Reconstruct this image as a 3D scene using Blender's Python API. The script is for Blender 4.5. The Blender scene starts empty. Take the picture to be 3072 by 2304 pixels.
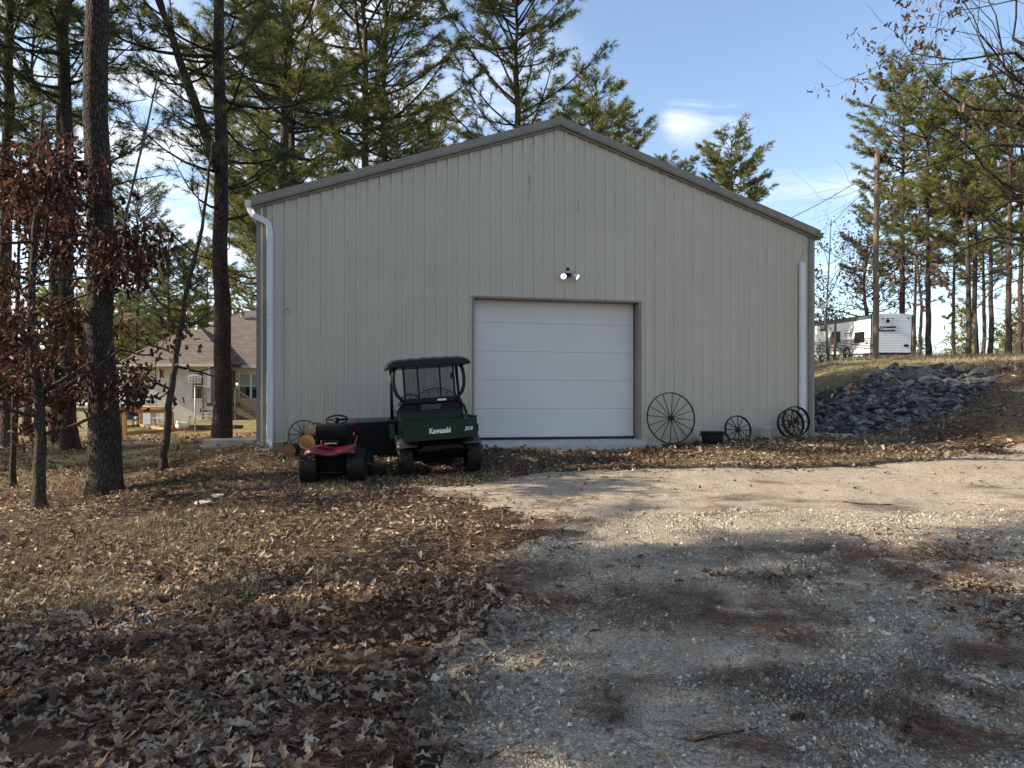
import bpy, math, random
import numpy as np
from mathutils import Vector, Matrix

scene = bpy.context.scene
C = scene.collection
RAD = math.radians
PI = math.pi

# ------------------------------------------------------------------ camera, sky, sun, exposure
CZ = 0.73                       # eye height above the shop floor
FPX = 2130.0                    # focal length in photograph pixels (3072 wide)
HOR = 1213.0                    # photograph row of the horizon
cam_d = bpy.data.cameras.new('camera')
cam = bpy.data.objects.new('camera', cam_d)
C.objects.link(cam)
cam_d.sensor_fit = 'HORIZONTAL'
cam_d.sensor_width = 36.0
cam_d.lens = 36.0 * FPX / 3072.0
cam_d.shift_y = (HOR - 1152.0) / 3072.0
cam_d.clip_start = 0.05
cam_d.clip_end = 3000
cam.location = (0, 0, CZ)
cam.rotation_euler = (PI / 2, 0, 0)
scene.camera = cam

SUN_EL = 30.0
SUN_AZ = -96.0                  # degrees clockwise from +Y: the sun stands to the left
world = bpy.data.worlds.new('World')
scene.world = world
world.use_nodes = True
wn, wl = world.node_tree.nodes, world.node_tree.links
bg = wn['Background']
sky = wn.new('ShaderNodeTexSky')
sky.sky_type = 'NISHITA'
sky.sun_disc = False
sky.sun_elevation = RAD(SUN_EL)
sky.sun_rotation = RAD(SUN_AZ)
sky.air_density = 1.0
sky.dust_density = 1.2
sky.ozone_density = 1.0
bg.inputs[1].default_value = 0.14
# thin clouds in the sky: noise on the direction projected to a high plane
tc = wn.new('ShaderNodeTexCoord')
sx = wn.new('ShaderNodeSeparateXYZ'); wl.new(tc.outputs['Generated'], sx.inputs[0])
zc = wn.new('ShaderNodeMath'); zc.operation = 'MAXIMUM'; zc.inputs[1].default_value = 0.04
wl.new(sx.outputs[2], zc.inputs[0])
zp = wn.new('ShaderNodeMath'); zp.operation = 'ADD'; zp.inputs[1].default_value = 0.10
wl.new(zc.outputs[0], zp.inputs[0])
dx = wn.new('ShaderNodeMath'); dx.operation = 'DIVIDE'; wl.new(sx.outputs[0], dx.inputs[0]); wl.new(zp.outputs[0], dx.inputs[1])
dy = wn.new('ShaderNodeMath'); dy.operation = 'DIVIDE'; wl.new(sx.outputs[1], dy.inputs[0]); wl.new(zp.outputs[0], dy.inputs[1])
cx = wn.new('ShaderNodeCombineXYZ'); wl.new(dx.outputs[0], cx.inputs[0]); wl.new(dy.outputs[0], cx.inputs[1])
cn = wn.new('ShaderNodeTexNoise'); cn.inputs['Scale'].default_value = 1.15; cn.inputs['Detail'].default_value = 7
cn.inputs['Roughness'].default_value = 0.55
cn.inputs['Distortion'].default_value = 0.3
cmap = wn.new('ShaderNodeMapping'); cmap.inputs['Scale'].default_value = (0.55, 1.0, 1.0)
cmap.inputs['Location'].default_value = (7.3, 4.2, 0)
wl.new(cx.outputs[0], cmap.inputs[0]); wl.new(cmap.outputs[0], cn.inputs['Vector'])
cr = wn.new('ShaderNodeValToRGB')
cr.color_ramp.elements[0].position = 0.54; cr.color_ramp.elements[0].color = (0, 0, 0, 1)
cr.color_ramp.elements[1].position = 0.72; cr.color_ramp.elements[1].color = (1, 1, 1, 1)
wl.new(cn.outputs[0], cr.inputs[0])
cm = wn.new('ShaderNodeMix'); cm.data_type = 'RGBA'
cf = wn.new('ShaderNodeMath'); cf.operation = 'MULTIPLY'; cf.inputs[1].default_value = 0.75
wl.new(cr.outputs[0], cf.inputs[0])
def cloud_spot(d, cos_in, cos_out):
    v = Vector(d).normalized(); dp = wn.new('ShaderNodeVectorMath'); dp.operation = 'DOT_PRODUCT'; dp.inputs[1].default_value = v
    nm = wn.new('ShaderNodeVectorMath'); nm.operation = 'NORMALIZE'; wl.new(tc.outputs['Generated'], nm.inputs[0]); wl.new(nm.outputs[0], dp.inputs[0])
    mr = wn.new('ShaderNodeMapRange'); mr.interpolation_type = 'SMOOTHSTEP'; mr.inputs[1].default_value = cos_out; mr.inputs[2].default_value = cos_in; wl.new(dp.outputs['Value'], mr.inputs[0])
    return mr.outputs[0]
fine_n = wn.new('ShaderNodeTexNoise'); fine_n.inputs['Scale'].default_value = 5.5; fine_n.inputs['Detail'].default_value = 6; fine_n.inputs['Distortion'].default_value = .6
wl.new(cmap.outputs[0], fine_n.inputs['Vector'])
fr = wn.new('ShaderNodeValToRGB'); fr.color_ramp.elements[0].position = .40; fr.color_ramp.elements[0].color = (0, 0, 0, 1); fr.color_ramp.elements[1].position = .68
wl.new(fine_n.outputs[0], fr.inputs[0])
tot = cf.outputs[0]
for d_, ci, co, amp in (((.250, 1, .400), .99995, .9991, .9), ((.295, 1, .385), .99995, .9990, .55), ((-.30, 1, .28), .985, .90, .95), ((-.62, 1, .26), .985, .90, .9), ((-.12, 1, .36), .995, .975, .7)):
    sp = cloud_spot(d_, ci, co); ml = wn.new('ShaderNodeMath'); ml.operation = 'MULTIPLY'; wl.new(sp, ml.inputs[0]); wl.new(fr.outputs[0], ml.inputs[1])
    m2 = wn.new('ShaderNodeMath'); m2.operation = 'MULTIPLY'; m2.inputs[1].default_value = amp; wl.new(ml.outputs[0], m2.inputs[0])
    mx_ = wn.new('ShaderNodeMath'); mx_.operation = 'MAXIMUM'; wl.new(tot, mx_.inputs[0]); wl.new(m2.outputs[0], mx_.inputs[1]); tot = mx_.outputs[0]
wl.new(tot, cm.inputs[0])
wl.new(sky.outputs[0], cm.inputs[6])
cm.inputs[7].default_value = (4.6, 4.7, 5.0, 1)
wl.new(cm.outputs[2], bg.inputs[0])

sun_d = bpy.data.lights.new('sun', 'SUN')
sun_d.energy = 5.0
sun_d.angle = RAD(0.55)
sun_d.color = (1.0, 0.88, 0.70)
sun = bpy.data.objects.new('sun', sun_d)
C.objects.link(sun)
sdir = Vector((math.sin(RAD(SUN_AZ)) * math.cos(RAD(SUN_EL)), math.cos(RAD(SUN_AZ)) * math.cos(RAD(SUN_EL)), math.sin(RAD(SUN_EL))))
sun.rotation_euler = sdir.to_track_quat('Z', 'Y').to_euler()
sun.location = sdir * 60

scene.view_settings.view_transform = 'Standard'
scene.view_settings.look = 'None'
scene.view_settings.exposure = 1.02
scene.view_settings.gamma = 1.0
scene.view_settings.use_curve_mapping = False
scene.render.engine = 'CYCLES'
scene.cycles.use_denoising = True
scene.cycles.max_bounces = 4
scene.cycles.diffuse_bounces = 3
scene.cycles.glossy_bounces = 2
scene.cycles.transmission_bounces = 2
scene.cycles.use_adaptive_sampling = True
scene.cycles.adaptive_threshold = 0.02
scene.cycles.transparent_max_bounces = 12
scene.cycles.caustics_reflective = False
scene.cycles.caustics_refractive = False

# ------------------------------------------------------------------ helpers
rng = np.random.default_rng(7)
random.seed(7)

def hash2(ix, iy, s):
    h = (ix * 374761393 + iy * 668265263 + s * 1442695041) & 0xFFFFFFFF
    h = ((h ^ (h >> 13)) * 1274126177) & 0xFFFFFFFF
    return ((h ^ (h >> 16)) & 0xFFFF) / 65535.0

def vnoise(x, y, s=0):
    x = np.asarray(x, float); y = np.asarray(y, float)
    ix = np.floor(x).astype(np.int64); iy = np.floor(y).astype(np.int64)
    fx = x - ix; fy = y - iy
    fx = fx * fx * (3 - 2 * fx); fy = fy * fy * (3 - 2 * fy)
    a = hash2(ix, iy, s); b = hash2(ix + 1, iy, s); c = hash2(ix, iy + 1, s); d = hash2(ix + 1, iy + 1, s)
    return (a * (1 - fx) + b * fx) * (1 - fy) + (c * (1 - fx) + d * fx) * fy

def fbm(x, y, s=0, o=3):
    r = 0; a = 0.5
    for k in range(o):
        r = r + a * vnoise(np.asarray(x) * 2 ** k, np.asarray(y) * 2 ** k, s + k); a *= 0.5
    return r / (1 - 0.5 ** o)

class MB:
    """collects vertices, triangles and quads; build() links them as one mesh object"""
    def __init__(self):
        self.v = []; self.t = []; self.q = []; self.n = 0; self.r = []
    def add(self, v, q=None, t=None, rnd=None):
        v = np.asarray(v, float).reshape(-1, 3)
        if q is not None and len(q): self.q.append(np.asarray(q, np.int64).reshape(-1, 4) + self.n)
        if t is not None and len(t): self.t.append(np.asarray(t, np.int64).reshape(-1, 3) + self.n)
        self.v.append(v); self.n += len(v)
        if rnd is not None: self.r.append(np.broadcast_to(np.asarray(rnd, float), (len(v),)))
        return self
    def box(self, a, b, M=None):
        (x0, y0, z0), (x1, y1, z1) = a, b
        v = np.array([(x0,y0,z0),(x1,y0,z0),(x1,y1,z0),(x0,y1,z0),(x0,y0,z1),(x1,y0,z1),(x1,y1,z1),(x0,y1,z1)], float)
        if M is not None: v = xf(v, M)
        return self.add(v, [(0,3,2,1),(4,5,6,7),(0,1,5,4),(1,2,6,5),(2,3,7,6),(3,0,4,7)])
    def cbox(self, c, s, M=None):
        c = np.array(c, float); s = np.array(s, float) / 2
        return self.box(tuple(c - s), tuple(c + s), M)
    def tube(self, pts, rad, n=8, cap=True, closed=False):
        pts = np.asarray(pts, float); m = len(pts)
        rad = np.broadcast_to(np.asarray(rad, float), (m,))
        if closed:
            tang = np.roll(pts, -1, 0) - np.roll(pts, 1, 0)
        else:
            tang = np.gradient(pts, axis=0)
        tang /= (np.linalg.norm(tang, axis=1, keepdims=True) + 1e-12)
        up = np.array([0, 0, 1.0]) if abs(tang[0][2]) < 0.9 else np.array([1.0, 0, 0])
        u = np.cross(tang[0], up); u /= np.linalg.norm(u)
        U = np.zeros((m, 3))
        for i in range(m):
            u = u - tang[i] * np.dot(u, tang[i]); u /= (np.linalg.norm(u) + 1e-12); U[i] = u
        W = np.cross(tang, U)
        a = np.arange(n) * 2 * PI / n
        ring = pts[:, None, :] + rad[:, None, None] * (np.cos(a)[None, :, None] * U[:, None, :] + np.sin(a)[None, :, None] * W[:, None, :])
        v = ring.reshape(-1, 3)
        mm = m if closed else m - 1
        i = np.arange(mm)[:, None]; j = np.arange(n)[None, :]
        i2 = (i + 1) % m; j2 = (j + 1) % n
        q = np.stack([np.broadcast_to(i * n + j, (mm, n)), np.broadcast_to(i * n + j2, (mm, n)), np.broadcast_to(i2 * n + j2, (mm, n)), np.broadcast_to(i2 * n + j, (mm, n))], -1).reshape(-1, 4)
        t = []
        if cap and not closed:
            v = np.vstack([v, pts[0], pts[-1]])
            k = m * n
            t = [(k, (j + 1) % n, j) for j in range(n)] + [(k + 1, (m - 1) * n + j, (m - 1) * n + (j + 1) % n) for j in range(n)]
        return self.add(v, q, t)
    def cyl(self, a, b, r, n=12, r2=None):
        return self.tube([a, b], [r, r if r2 is None else r2], n)
    def lathe(self, prof, n=24, M=None, close=False):
        """profile [(r,z)...] turned round the z axis"""
        prof = np.asarray(prof, float); m = len(prof)
        a = np.arange(n) * 2 * PI / n
        v = np.stack([prof[:, 0][:, None] * np.cos(a), prof[:, 0][:, None] * np.sin(a), np.broadcast_to(prof[:, 1][:, None], (m, n))], -1).reshape(-1, 3)
        q = []
        for i in range(m if close else m - 1):
            i2 = (i + 1) % m
            for j in range(n):
                j2 = (j + 1) % n
                q.append((i * n + j, i * n + j2, i2 * n + j2, i2 * n + j))
        if M is not None: v = xf(v, M)
        return self.add(v, q)
    def prism(self, poly, a0, a1, axis='y', M=None):
        """closed polygon extruded along an axis; poly points are the two other axes in order"""
        n = len(poly)
        def p(u, w, s):
            return {'y': (u, s, w), 'x': (s, u, w), 'z': (u, w, s)}[axis]
        v = [p(u, w, a0) for u, w in poly] + [p(u, w, a1) for u, w in poly]
        v = np.array(v, float)
        q = [(i, (i + 1) % n, n + (i + 1) % n, n + i) for i in range(n)]
        t = []
        cen = v[:n].mean(0); cen2 = v[n:].mean(0)
        v = np.vstack([v, cen, cen2])
        for i in range(n):
            t.append((2 * n, (i + 1) % n, i)); t.append((2 * n + 1, n + i, n + (i + 1) % n))
        if M is not None: v = xf(v, M)
        return self.add(v, q, t)
    def mesh(self, name, smooth=False):
        v = np.vstack(self.v) if self.v else np.zeros((0, 3))
        t = np.vstack(self.t) if self.t else np.zeros((0, 3), np.int64)
        q = np.vstack(self.q) if self.q else np.zeros((0, 4), np.int64)
        me = bpy.data.meshes.new(name)
        me.vertices.add(len(v)); me.vertices.foreach_set('co', v.astype(np.float32).ravel())
        nl = len(t) * 3 + len(q) * 4
        me.loops.add(nl); me.loops.foreach_set('vertex_index', np.concatenate([t.ravel(), q.ravel()]).astype(np.int32))
        npoly = len(t) + len(q)
        me.polygons.add(npoly)
        st = np.concatenate([np.arange(len(t)) * 3, len(t) * 3 + np.arange(len(q)) * 4]).astype(np.int32)
        me.polygons.foreach_set('loop_start', st)
        me.polygons.foreach_set('use_smooth', np.full(npoly, bool(smooth)))
        if self.r:
            r = np.concatenate(self.r)
            at = me.attributes.new('rnd', 'FLOAT', 'POINT'); at.data.foreach_set('value', r.astype(np.float32))
        me.update(calc_edges=True)
        me.validate()
        return me
    def build(self, name, mat, parent=None, smooth=False):
        me = self.mesh(name, smooth)
        if mat is not None: me.materials.append(mat)
        return link(name, me, parent)

def link(name, data, parent=None):
    o = bpy.data.objects.new(name, data)
    C.objects.link(o)
    if parent is not None: o.parent = parent
    return o

def xf(v, M):
    v = np.asarray(v, float); A = np.array(M)
    return v @ A[:3, :3].T + A[:3, 3]

def tag(o, label=None, cat=None, group=None, kind=None):
    if label: o['label'] = label
    if cat: o['category'] = cat
    if group: o['group'] = group
    if kind: o['kind'] = kind
    return o

def empty(name, loc, rz=0.0, rx=0.0, ry=0.0):
    o = bpy.data.objects.new(name, None); C.objects.link(o)
    o.location = loc; o.rotation_euler = (rx, ry, rz); o.empty_display_size = 0.2
    return o

def T(x=0, y=0, z=0): return Matrix.Translation((x, y, z))
def Rz(a): return Matrix.Rotation(a, 4, 'Z')
def Rx(a): return Matrix.Rotation(a, 4, 'X')
def Ry(a): return Matrix.Rotation(a, 4, 'Y')

def bevel(o, w=0.01, seg=2, ang=35):
    m = o.modifiers.new('bevel', 'BEVEL'); m.width = w; m.segments = seg; m.limit_method = 'ANGLE'; m.angle_limit = RAD(ang)
    return o

def text_mesh(s, size, extrude=0.002, shear=0.0, bold=0.0):
    cu = bpy.data.curves.new('lettering', 'FONT'); cu.body = s; cu.size = size; cu.extrude = extrude
    cu.align_x = 'CENTER'; cu.align_y = 'CENTER'; cu.shear = shear; cu.offset = bold; cu.resolution_u = 3
    ob = bpy.data.objects.new('lettering', cu); C.objects.link(ob)
    dg = bpy.context.evaluated_depsgraph_get()
    me = bpy.data.meshes.new_from_object(ob.evaluated_get(dg))
    bpy.data.objects.remove(ob)
    return me

# ------------------------------------------------------------------ terrain
def at(px, py, d):                 # a photograph pixel at a given distance -> point of the place
    return ((px - 1536) / FPX * d, d, CZ - (py - HOR) / FPX * d)

ctl = [ # X, Y, height relative to the shop floor
 (0,-6,-.85),(0,0,-.83),(-4,0,-.85),(5,0,-.80),(0,3,-.79),(0,5,-.74),(0,8,-.60),(3,8,-.58),(6,8,-.55),(4,4,-.77),(8,5,-.65),
 (-3,5,-.78),(-2.5,8,-.65),(-2.7,10.8,-.47),(-1.2,11.4,-.42),(1,11.5,-.38),(3.5,12,-.36),(5,12.5,-.36),(1.4,14.2,-.24),(3,14.6,-.22),
 (-5,13.6,-.11),(-3.2,13.7,-.14),(-.8,14.2,-.13),(5,15.7,-.06),(6.9,16.2,.0),(-5.6,12.5,-.38),(-6.3,11,-.64),(-6.7,10,-.75),(-6.4,13,-.55),(-9,8,-.95),(-12,10,-.95),
 (-7,17,-.24),(-8.5,17,-.36),(-11.5,18,-.40),(-14,20,-.42),(-16,30,-.5),(-20,42,-.22),(-30,42,-.3),(-40,45,-.3),(-60,80,-.4),(-8,26,-.2),
 (8,13,-.22),(10.8,15,-.16),(12,17,.66),(11,16,.28),(9.5,18.3,.02),(11.5,18.5,.59),(13.5,20,1.36),(13.3,24,1.92),(11,23.5,1.75),(7.8,20,.02),(7.4,24,.1),(6.6,28,.2),
 (12,28,2.3),(16,28,2.5),(20,28,2.55),(22,34,2.95),(20,42,3.35),(23,46,3.5),(27,42,3.45),(32,45,3.7),(25,60,3.6),(40,60,4.0),(15,20,1.75),(18,20,2.0),(16,14,1.2),(22,14,1.9),(14,10,.2),(18,5,.2),
 (8,40,2.6),(0,45,1.2),(-8,45,.2),(0,33,.5),(8,33,1.2),(-8,36,-.1),
 (-60,0,-1.6),(-30,10,-1.0),(-30,-10,-1.4),(40,0,1.5),(0,-40,-1),(60,30,4),(-100,100,-.6),(0,110,2.0),(110,110,4.5),(-140,0,-1.5),(140,0,4),(0,160,2),(-160,160,-.5),(160,160,5),(0,-150,-1),(-150,-150,-1.5),(150,-150,2)]
ctl = np.array(ctl, float)
def _tps(r):
    return np.sqrt(r * r + 0.6)      # multiquadric: no overshoot far away
_P = ctl[:, :2]
_A = _tps(np.linalg.norm(_P[:, None] - _P[None], axis=2))
_n = len(ctl)
_K = np.zeros((_n + 1, _n + 1)); _K[:_n, :_n] = _A + np.eye(_n) * -0.02; _K[:_n, _n] = 1; _K[_n, :_n] = 1
_w = np.linalg.solve(_K, np.concatenate([ctl[:, 2], [0]]))
def gz(x, y):
    x = np.asarray(x, float); y = np.asarray(y, float)
    sh = np.broadcast(x, y).shape
    x = np.broadcast_to(x, sh).ravel(); y = np.broadcast_to(y, sh).ravel()
    rr = np.hypot(x, y); k = np.minimum(1, 150 / np.maximum(rr, 1e-6)); xc = x * k; yc = y * k
    out = np.empty(len(x))
    for i in range(0, len(x), 20000):
        d = np.sqrt((xc[i:i+20000, None] - _P[:, 0]) ** 2 + (yc[i:i+20000, None] - _P[:, 1]) ** 2)
        out[i:i+20000] = _tps(d) @ _w[:_n] + _w[_n]
    return out.reshape(sh) if sh else float(out[0])
def G(ox, oy, px=False):
    """where the line of sight through a point of the photograph meets the ground (2212-wide overview units)"""
    k = 1.0 if px else 3072 / 2212
    a = (ox * k - 1536) / FPX; b = (oy * k - HOR) / FPX
    lo, hi = 0.6, 90.0
    ds = np.concatenate([np.linspace(.6, 30, 300), np.linspace(30.2, 90, 200)])
    f = (CZ - b * ds) - gz(a * ds, ds)
    i = np.argmax(f < 0)
    if f[i] >= 0: i = len(ds) - 1
    if i == 0: d = ds[0]
    else:
        d = ds[i-1] + (ds[i] - ds[i-1]) * f[i-1] / (f[i-1] - f[i])
    return np.array([a * d, d, gz(a * d, d)])
def gpt(px, d):                       # on the ground, in the photograph column px at distance d
    x = (px - 1536) / FPX * d
    return (x, d, gz(x, d))
def micro(x, y):
    return (fbm(x * 1.1, y * 1.1, 11, 3) - .5) * .07 + (fbm(x * 6, y * 6, 21, 2) - .5) * .02

def inpoly(x, y, poly):
    x = np.asarray(x); y = np.asarray(y); inside = np.zeros(x.shape, bool)
    n = len(poly)
    for i in range(n):
        x0, y0 = poly[i][:2]; x1, y1 = poly[(i + 1) % n][:2]
        c = ((y0 > y) != (y1 > y)) & (x < (x1 - x0) * (y - y0) / (y1 - y0 + 1e-12) + x0)
        inside ^= c
    return inside

# ------------------------------------------------------------------ materials
class NT:
    """small wrapper round a material's node tree"""
    def __init__(self, name):
        self.m = bpy.data.materials.new(name); self.m.use_nodes = True
        self.n = self.m.node_tree.nodes; self.l = self.m.node_tree.links
        self.b = self.n['Principled BSDF']; self.out = self.n['Material Output']
    def new(self, t, **kw):
        nd = self.n.new('ShaderNode' + t)
        for k, v in kw.items(): setattr(nd, k, v)
        return nd
    def link(self, a, b): self.l.new(a, b)
    def coord(self, which='Object', scale=(1, 1, 1), loc=(0, 0, 0)):
        tcn = self.new('TexCoord'); mp = self.new('Mapping')
        mp.inputs['Scale'].default_value = scale; mp.inputs['Location'].default_value = loc
        self.link(tcn.outputs[which], mp.inputs[0]); return mp.outputs[0]
    def noise(self, vec, scale, detail=4, rough=0.55, dist=0.0):
        nd = self.new('TexNoise'); nd.inputs['Scale'].default_value = scale; nd.inputs['Detail'].default_value = detail
        nd.inputs['Roughness'].default_value = rough; nd.inputs['Distortion'].default_value = dist
        if vec is not None: self.link(vec, nd.inputs['Vector'])
        return nd.outputs[0]
    def voro(self, vec, scale, feature='F1', out=0, rnd=1.0):
        nd = self.new('TexVoronoi', feature=feature); nd.inputs['Scale'].default_value = scale
        nd.inputs['Randomness'].default_value = rnd
        if vec is not None: self.link(vec, nd.inputs['Vector'])
        return nd.outputs[out]
    def ramp(self, fac, stops, interp='LINEAR'):
        nd = self.new('ValToRGB'); cr = nd.color_ramp; cr.interpolation = interp
        while len(cr.elements) < len(stops): cr.elements.new(0.5)
        for e, (p, c) in zip(cr.elements, stops):
            e.position = p; e.color = (*c, 1) if len(c) == 3 else c
        self.link(fac, nd.inputs[0]); return nd.outputs[0]
    def mix(self, fac, a, b, mode='MIX'):
        nd = self.new('Mix', data_type='RGBA', blend_type=mode)
        for i, s in ((0, fac), (6, a), (7, b)):
            if hasattr(s, 'is_linked') or hasattr(s, 'links'): self.link(s, nd.inputs[i])
            elif i == 0: nd.inputs[0].default_value = s
            else: nd.inputs[i].default_value = (*s, 1)
        return nd.outputs[2]
    def math(self, op, a, b=0.0):
        nd = self.new('Math', operation=op)
        for i, s in ((0, a), (1, b)):
            if hasattr(s, 'links'): self.link(s, nd.inputs[i])
            else: nd.inputs[i].default_value = s
        return nd.outputs[0]
    def bump(self, h, strength=0.5, dist=0.02, base=None):
        nd = self.new('Bump'); nd.inputs['Strength'].default_value = strength; nd.inputs['Distance'].default_value = dist
        self.link(h, nd.inputs['Height'])
        if base is not None: self.link(base, nd.inputs['Normal'])
        self.link(nd.outputs[0], self.b.inputs['Normal']); return nd.outputs[0]
    def set(self, color=None, rough=None, metal=None, spec=None):
        if color is not None:
            if hasattr(color, 'links'): self.link(color, self.b.inputs['Base Color'])
            else: self.b.inputs['Base Color'].default_value = (*color, 1)
        if rough is not None:
            if hasattr(rough, 'links'): self.link(rough, self.b.inputs['Roughness'])
            else: self.b.inputs['Roughness'].default_value = rough
        if metal is not None: self.b.inputs['Metallic'].default_value = metal
        if spec is not None: self.b.inputs['Specular IOR Level'].default_value = spec
        return self
    def attr(self, name='rnd'):
        nd = self.new('Attribute'); nd.attribute_name = name; return nd.outputs['Fac']
    def orand(self):
        return self.new('ObjectInfo').outputs['Random']

def plain(name, col, rough=0.6, metal=0.0, var=0.18, scale=6.0, bumpy=0.0, bscale=60.0, spec=0.5):
    """a painted or moulded surface with slight dirt and unevenness"""
    t = NT(name); v = t.coord('Object')
    f = t.noise(v, scale, 5, .6)
    lo = tuple(c * (1 - var) for c in col); hi = tuple(min(1, c * (1 + var)) for c in col)
    t.set(t.ramp(f, [(.3, lo), (.7, hi)]), None, metal, spec)
    t.set(rough=t.ramp(t.noise(v, scale * 2.3, 3), [(.3, (rough * .85,) * 3), (.7, (min(1, rough * 1.15),) * 3)]))
    if bumpy: t.bump(t.noise(v, bscale, 4), bumpy, .01)
    return t.m

M = {}
def mat_siding():
    t = NT('painted_steel'); v = t.coord('Object')
    big = t.noise(v, .45, 3)
    st = t.noise(t.coord('Object', (7, 7, .22)), 1.0, 5, .6)
    grain = t.noise(v, 240, 2)
    c = t.ramp(big, [(.3, (.465, .427, .35)), (.7, (.51, .47, .39))])
    c = t.mix(t.ramp(st, [(.52, (0, 0, 0)), (.8, (.35, .35, .35))]), c, (.30, .28, .235))
    # run marks below the ridge
    sep = t.new('SeparateXYZ'); t.link(t.new('TexCoord').outputs['Object'], sep.inputs[0])
    marks = None
    for x0, z0, z1 in ((5.45, 5.0, 6.2), (6.52, 4.75, 6.3)):
        d = t.math('ABSOLUTE', t.math('SUBTRACT', t.math('ADD', sep.outputs[0], t.math('MULTIPLY', t.math('SUBTRACT', st, .5), .12)), x0))
        g = t.math('LESS_THAN', d, .022)
        h = t.math('MULTIPLY', t.math('GREATER_THAN', sep.outputs[2], z0), t.math('LESS_THAN', sep.outputs[2], z1))
        g = t.math('MULTIPLY', g, h)
        marks = g if marks is None else t.math('ADD', marks, g)
    blot = t.ramp(t.noise(t.coord('Object', (9, 9, 2.2)), 1.6, 4), [(.45, (0, 0, 0)), (.7, (.6, .6, .6))])
    c = t.mix(t.math('MULTIPLY', marks, blot), c, (.13, .125, .11))
    # splash dirt near the ground
    lowz = t.ramp(sep.outputs[2], [(0.0, (1, 1, 1)), (.5, (0, 0, 0))])
    c = t.mix(t.math('MULTIPLY', lowz, t.ramp(t.noise(v, 5, 5), [(.35, (0, 0, 0)), (.75, (.5, .5, .5))])), c, (.22, .19, .14))
    t.set(c, .52, 0, .35); t.bump(grain, .03, .002)
    return t.m
M['siding'] = mat_siding()
M['trim'] = plain('trim_paint', (.205, .185, .15), .5, 0, .12, 3)
M['roofmetal'] = plain('roof_steel', (.15, .145, .125), .5, 0, .12, 2)
M['white'] = plain('white_paint', (.62, .63, .66), .5, 0, .06, 3)
M['door'] = plain('door_paint', (.61, .59, .575), .55, 0, .035, 1.4)
M['whiteplastic'] = plain('white_plastic', (.72, .72, .72), .45, 0, .05, 5)
M['black'] = plain('black_plastic', (.008, .008, .009), .5, 0, .35, 9, .1, 90, .18)
M['blackmetal'] = plain('black_metal', (.007, .007, .008), .42, .0, .3, 8, spec=.22)
M['rubber'] = plain('tyre_rubber', (.012, .012, .012), .55, 0, .4, 12, .2, 120, .22)
M['seal'] = plain('rubber_seal', (.02, .02, .02), .8)
M['green'] = plain('green_paint', (.003, .018, .011), .33, .0, .3, 5, spec=.3)
M['greenlid'] = plain('dark_green_lid', (.02, .035, .035), .4, .0, .3, 5)
M['red'] = plain('red_paint', (.085, .006, .011), .3, .0, .2, 5)
M['greymetal'] = plain('bare_metal', (.32, .32, .33), .35, .8, .2, 9)
M['silver'] = plain('silver_print', (.72, .73, .72), .4, .2, .08, 20)
M['fender'] = plain('grey_fender', (.035, .035, .035), .25, 0, .3, 7, spec=.4)
M['iron'] = plain('rusty_iron', (.018, .015, .013), .7, .2, .5, 22, .35, 90)
M['castiron'] = plain('cast_iron', (.010, .010, .010), .55, .3, .35, 14, .2, 60)
M['concrete'] = plain('concrete', (.40, .385, .35), .9, 0, .2, 5, .35, 60)
M['galv'] = plain('galvanised_steel', (.42, .43, .44), .35, .85, .15, 9)
M['dark'] = plain('dark_interior', (.004, .004, .004), .7, 0, .2, spec=.05)
M['pinewood'] = plain('treated_pine', (.30, .165, .055), .75, 0, .22, 8)
M['oldwood'] = plain('weathered_wood', (.15, .105, .06), .85, 0, .3, 9)
M['redwood'] = plain('redwood_stain', (.10, .04, .025), .8, 0, .3, 7)
M['creamwood'] = plain('painted_wood', (.50, .46, .38), .7, 0, .08, 5)
M['rvdark'] = plain('rv_dark_band', (.075, .08, .10), .4, 0, .1, 4)
M['rvwhite'] = plain('rv_white', (.80, .80, .81), .35, 0, .05, 2)
M['ink'] = plain('black_ink', (.007, .007, .009), .4, spec=.2)
M['shade'] = plain('brown_blind', (.10, .075, .06), .8, 0, .2)
M['feather'] = plain('white_feathers', (.75, .73, .69), .8, 0, .08, 30, .2, 200)
M['beak'] = plain('orange_beak', (.5, .22, .04), .5)
M['animal'] = plain('brown_fleece', (.20, .085, .035), .9, 0, .3, 20, .3, 120)
M['bluecloth'] = plain('blue_plastic', (.05, .08, .18), .5)

def mat_glass():
    t = NT('window_glass'); t.set((.008, .009, .010), .12, 0, .35); return t.m
M['glass'] = mat_glass()
def mat_blind():
    t = NT('window_blind'); v = t.coord('Object')
    w = t.new('TexWave', bands_direction='Z'); w.inputs['Scale'].default_value = 9; t.link(v, w.inputs[0])
    t.set(t.ramp(w.outputs[0], [(.2, (.20, .21, .19)), (.8, (.34, .35, .32))]), .5); return t.m
M['blind'] = mat_blind()
def mat_screen():
    t = NT('wire_screen'); tr = t.new('BsdfTransparent'); mx = t.new('MixShader')
    v = t.coord('Object')
    f = t.ramp(t.noise(v, 90, 2), [(.3, (.25, .25, .25)), (.7, (.55, .55, .55))])
    t.set((.02, .02, .02), .6)
    t.link(f, mx.inputs[0]); t.link(tr.outputs[0], mx.inputs[1]); t.link(t.b.outputs[0], mx.inputs[2]); t.link(mx.outputs[0], t.out.inputs[0])
    return t.m
M['screen'] = mat_screen()
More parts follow.
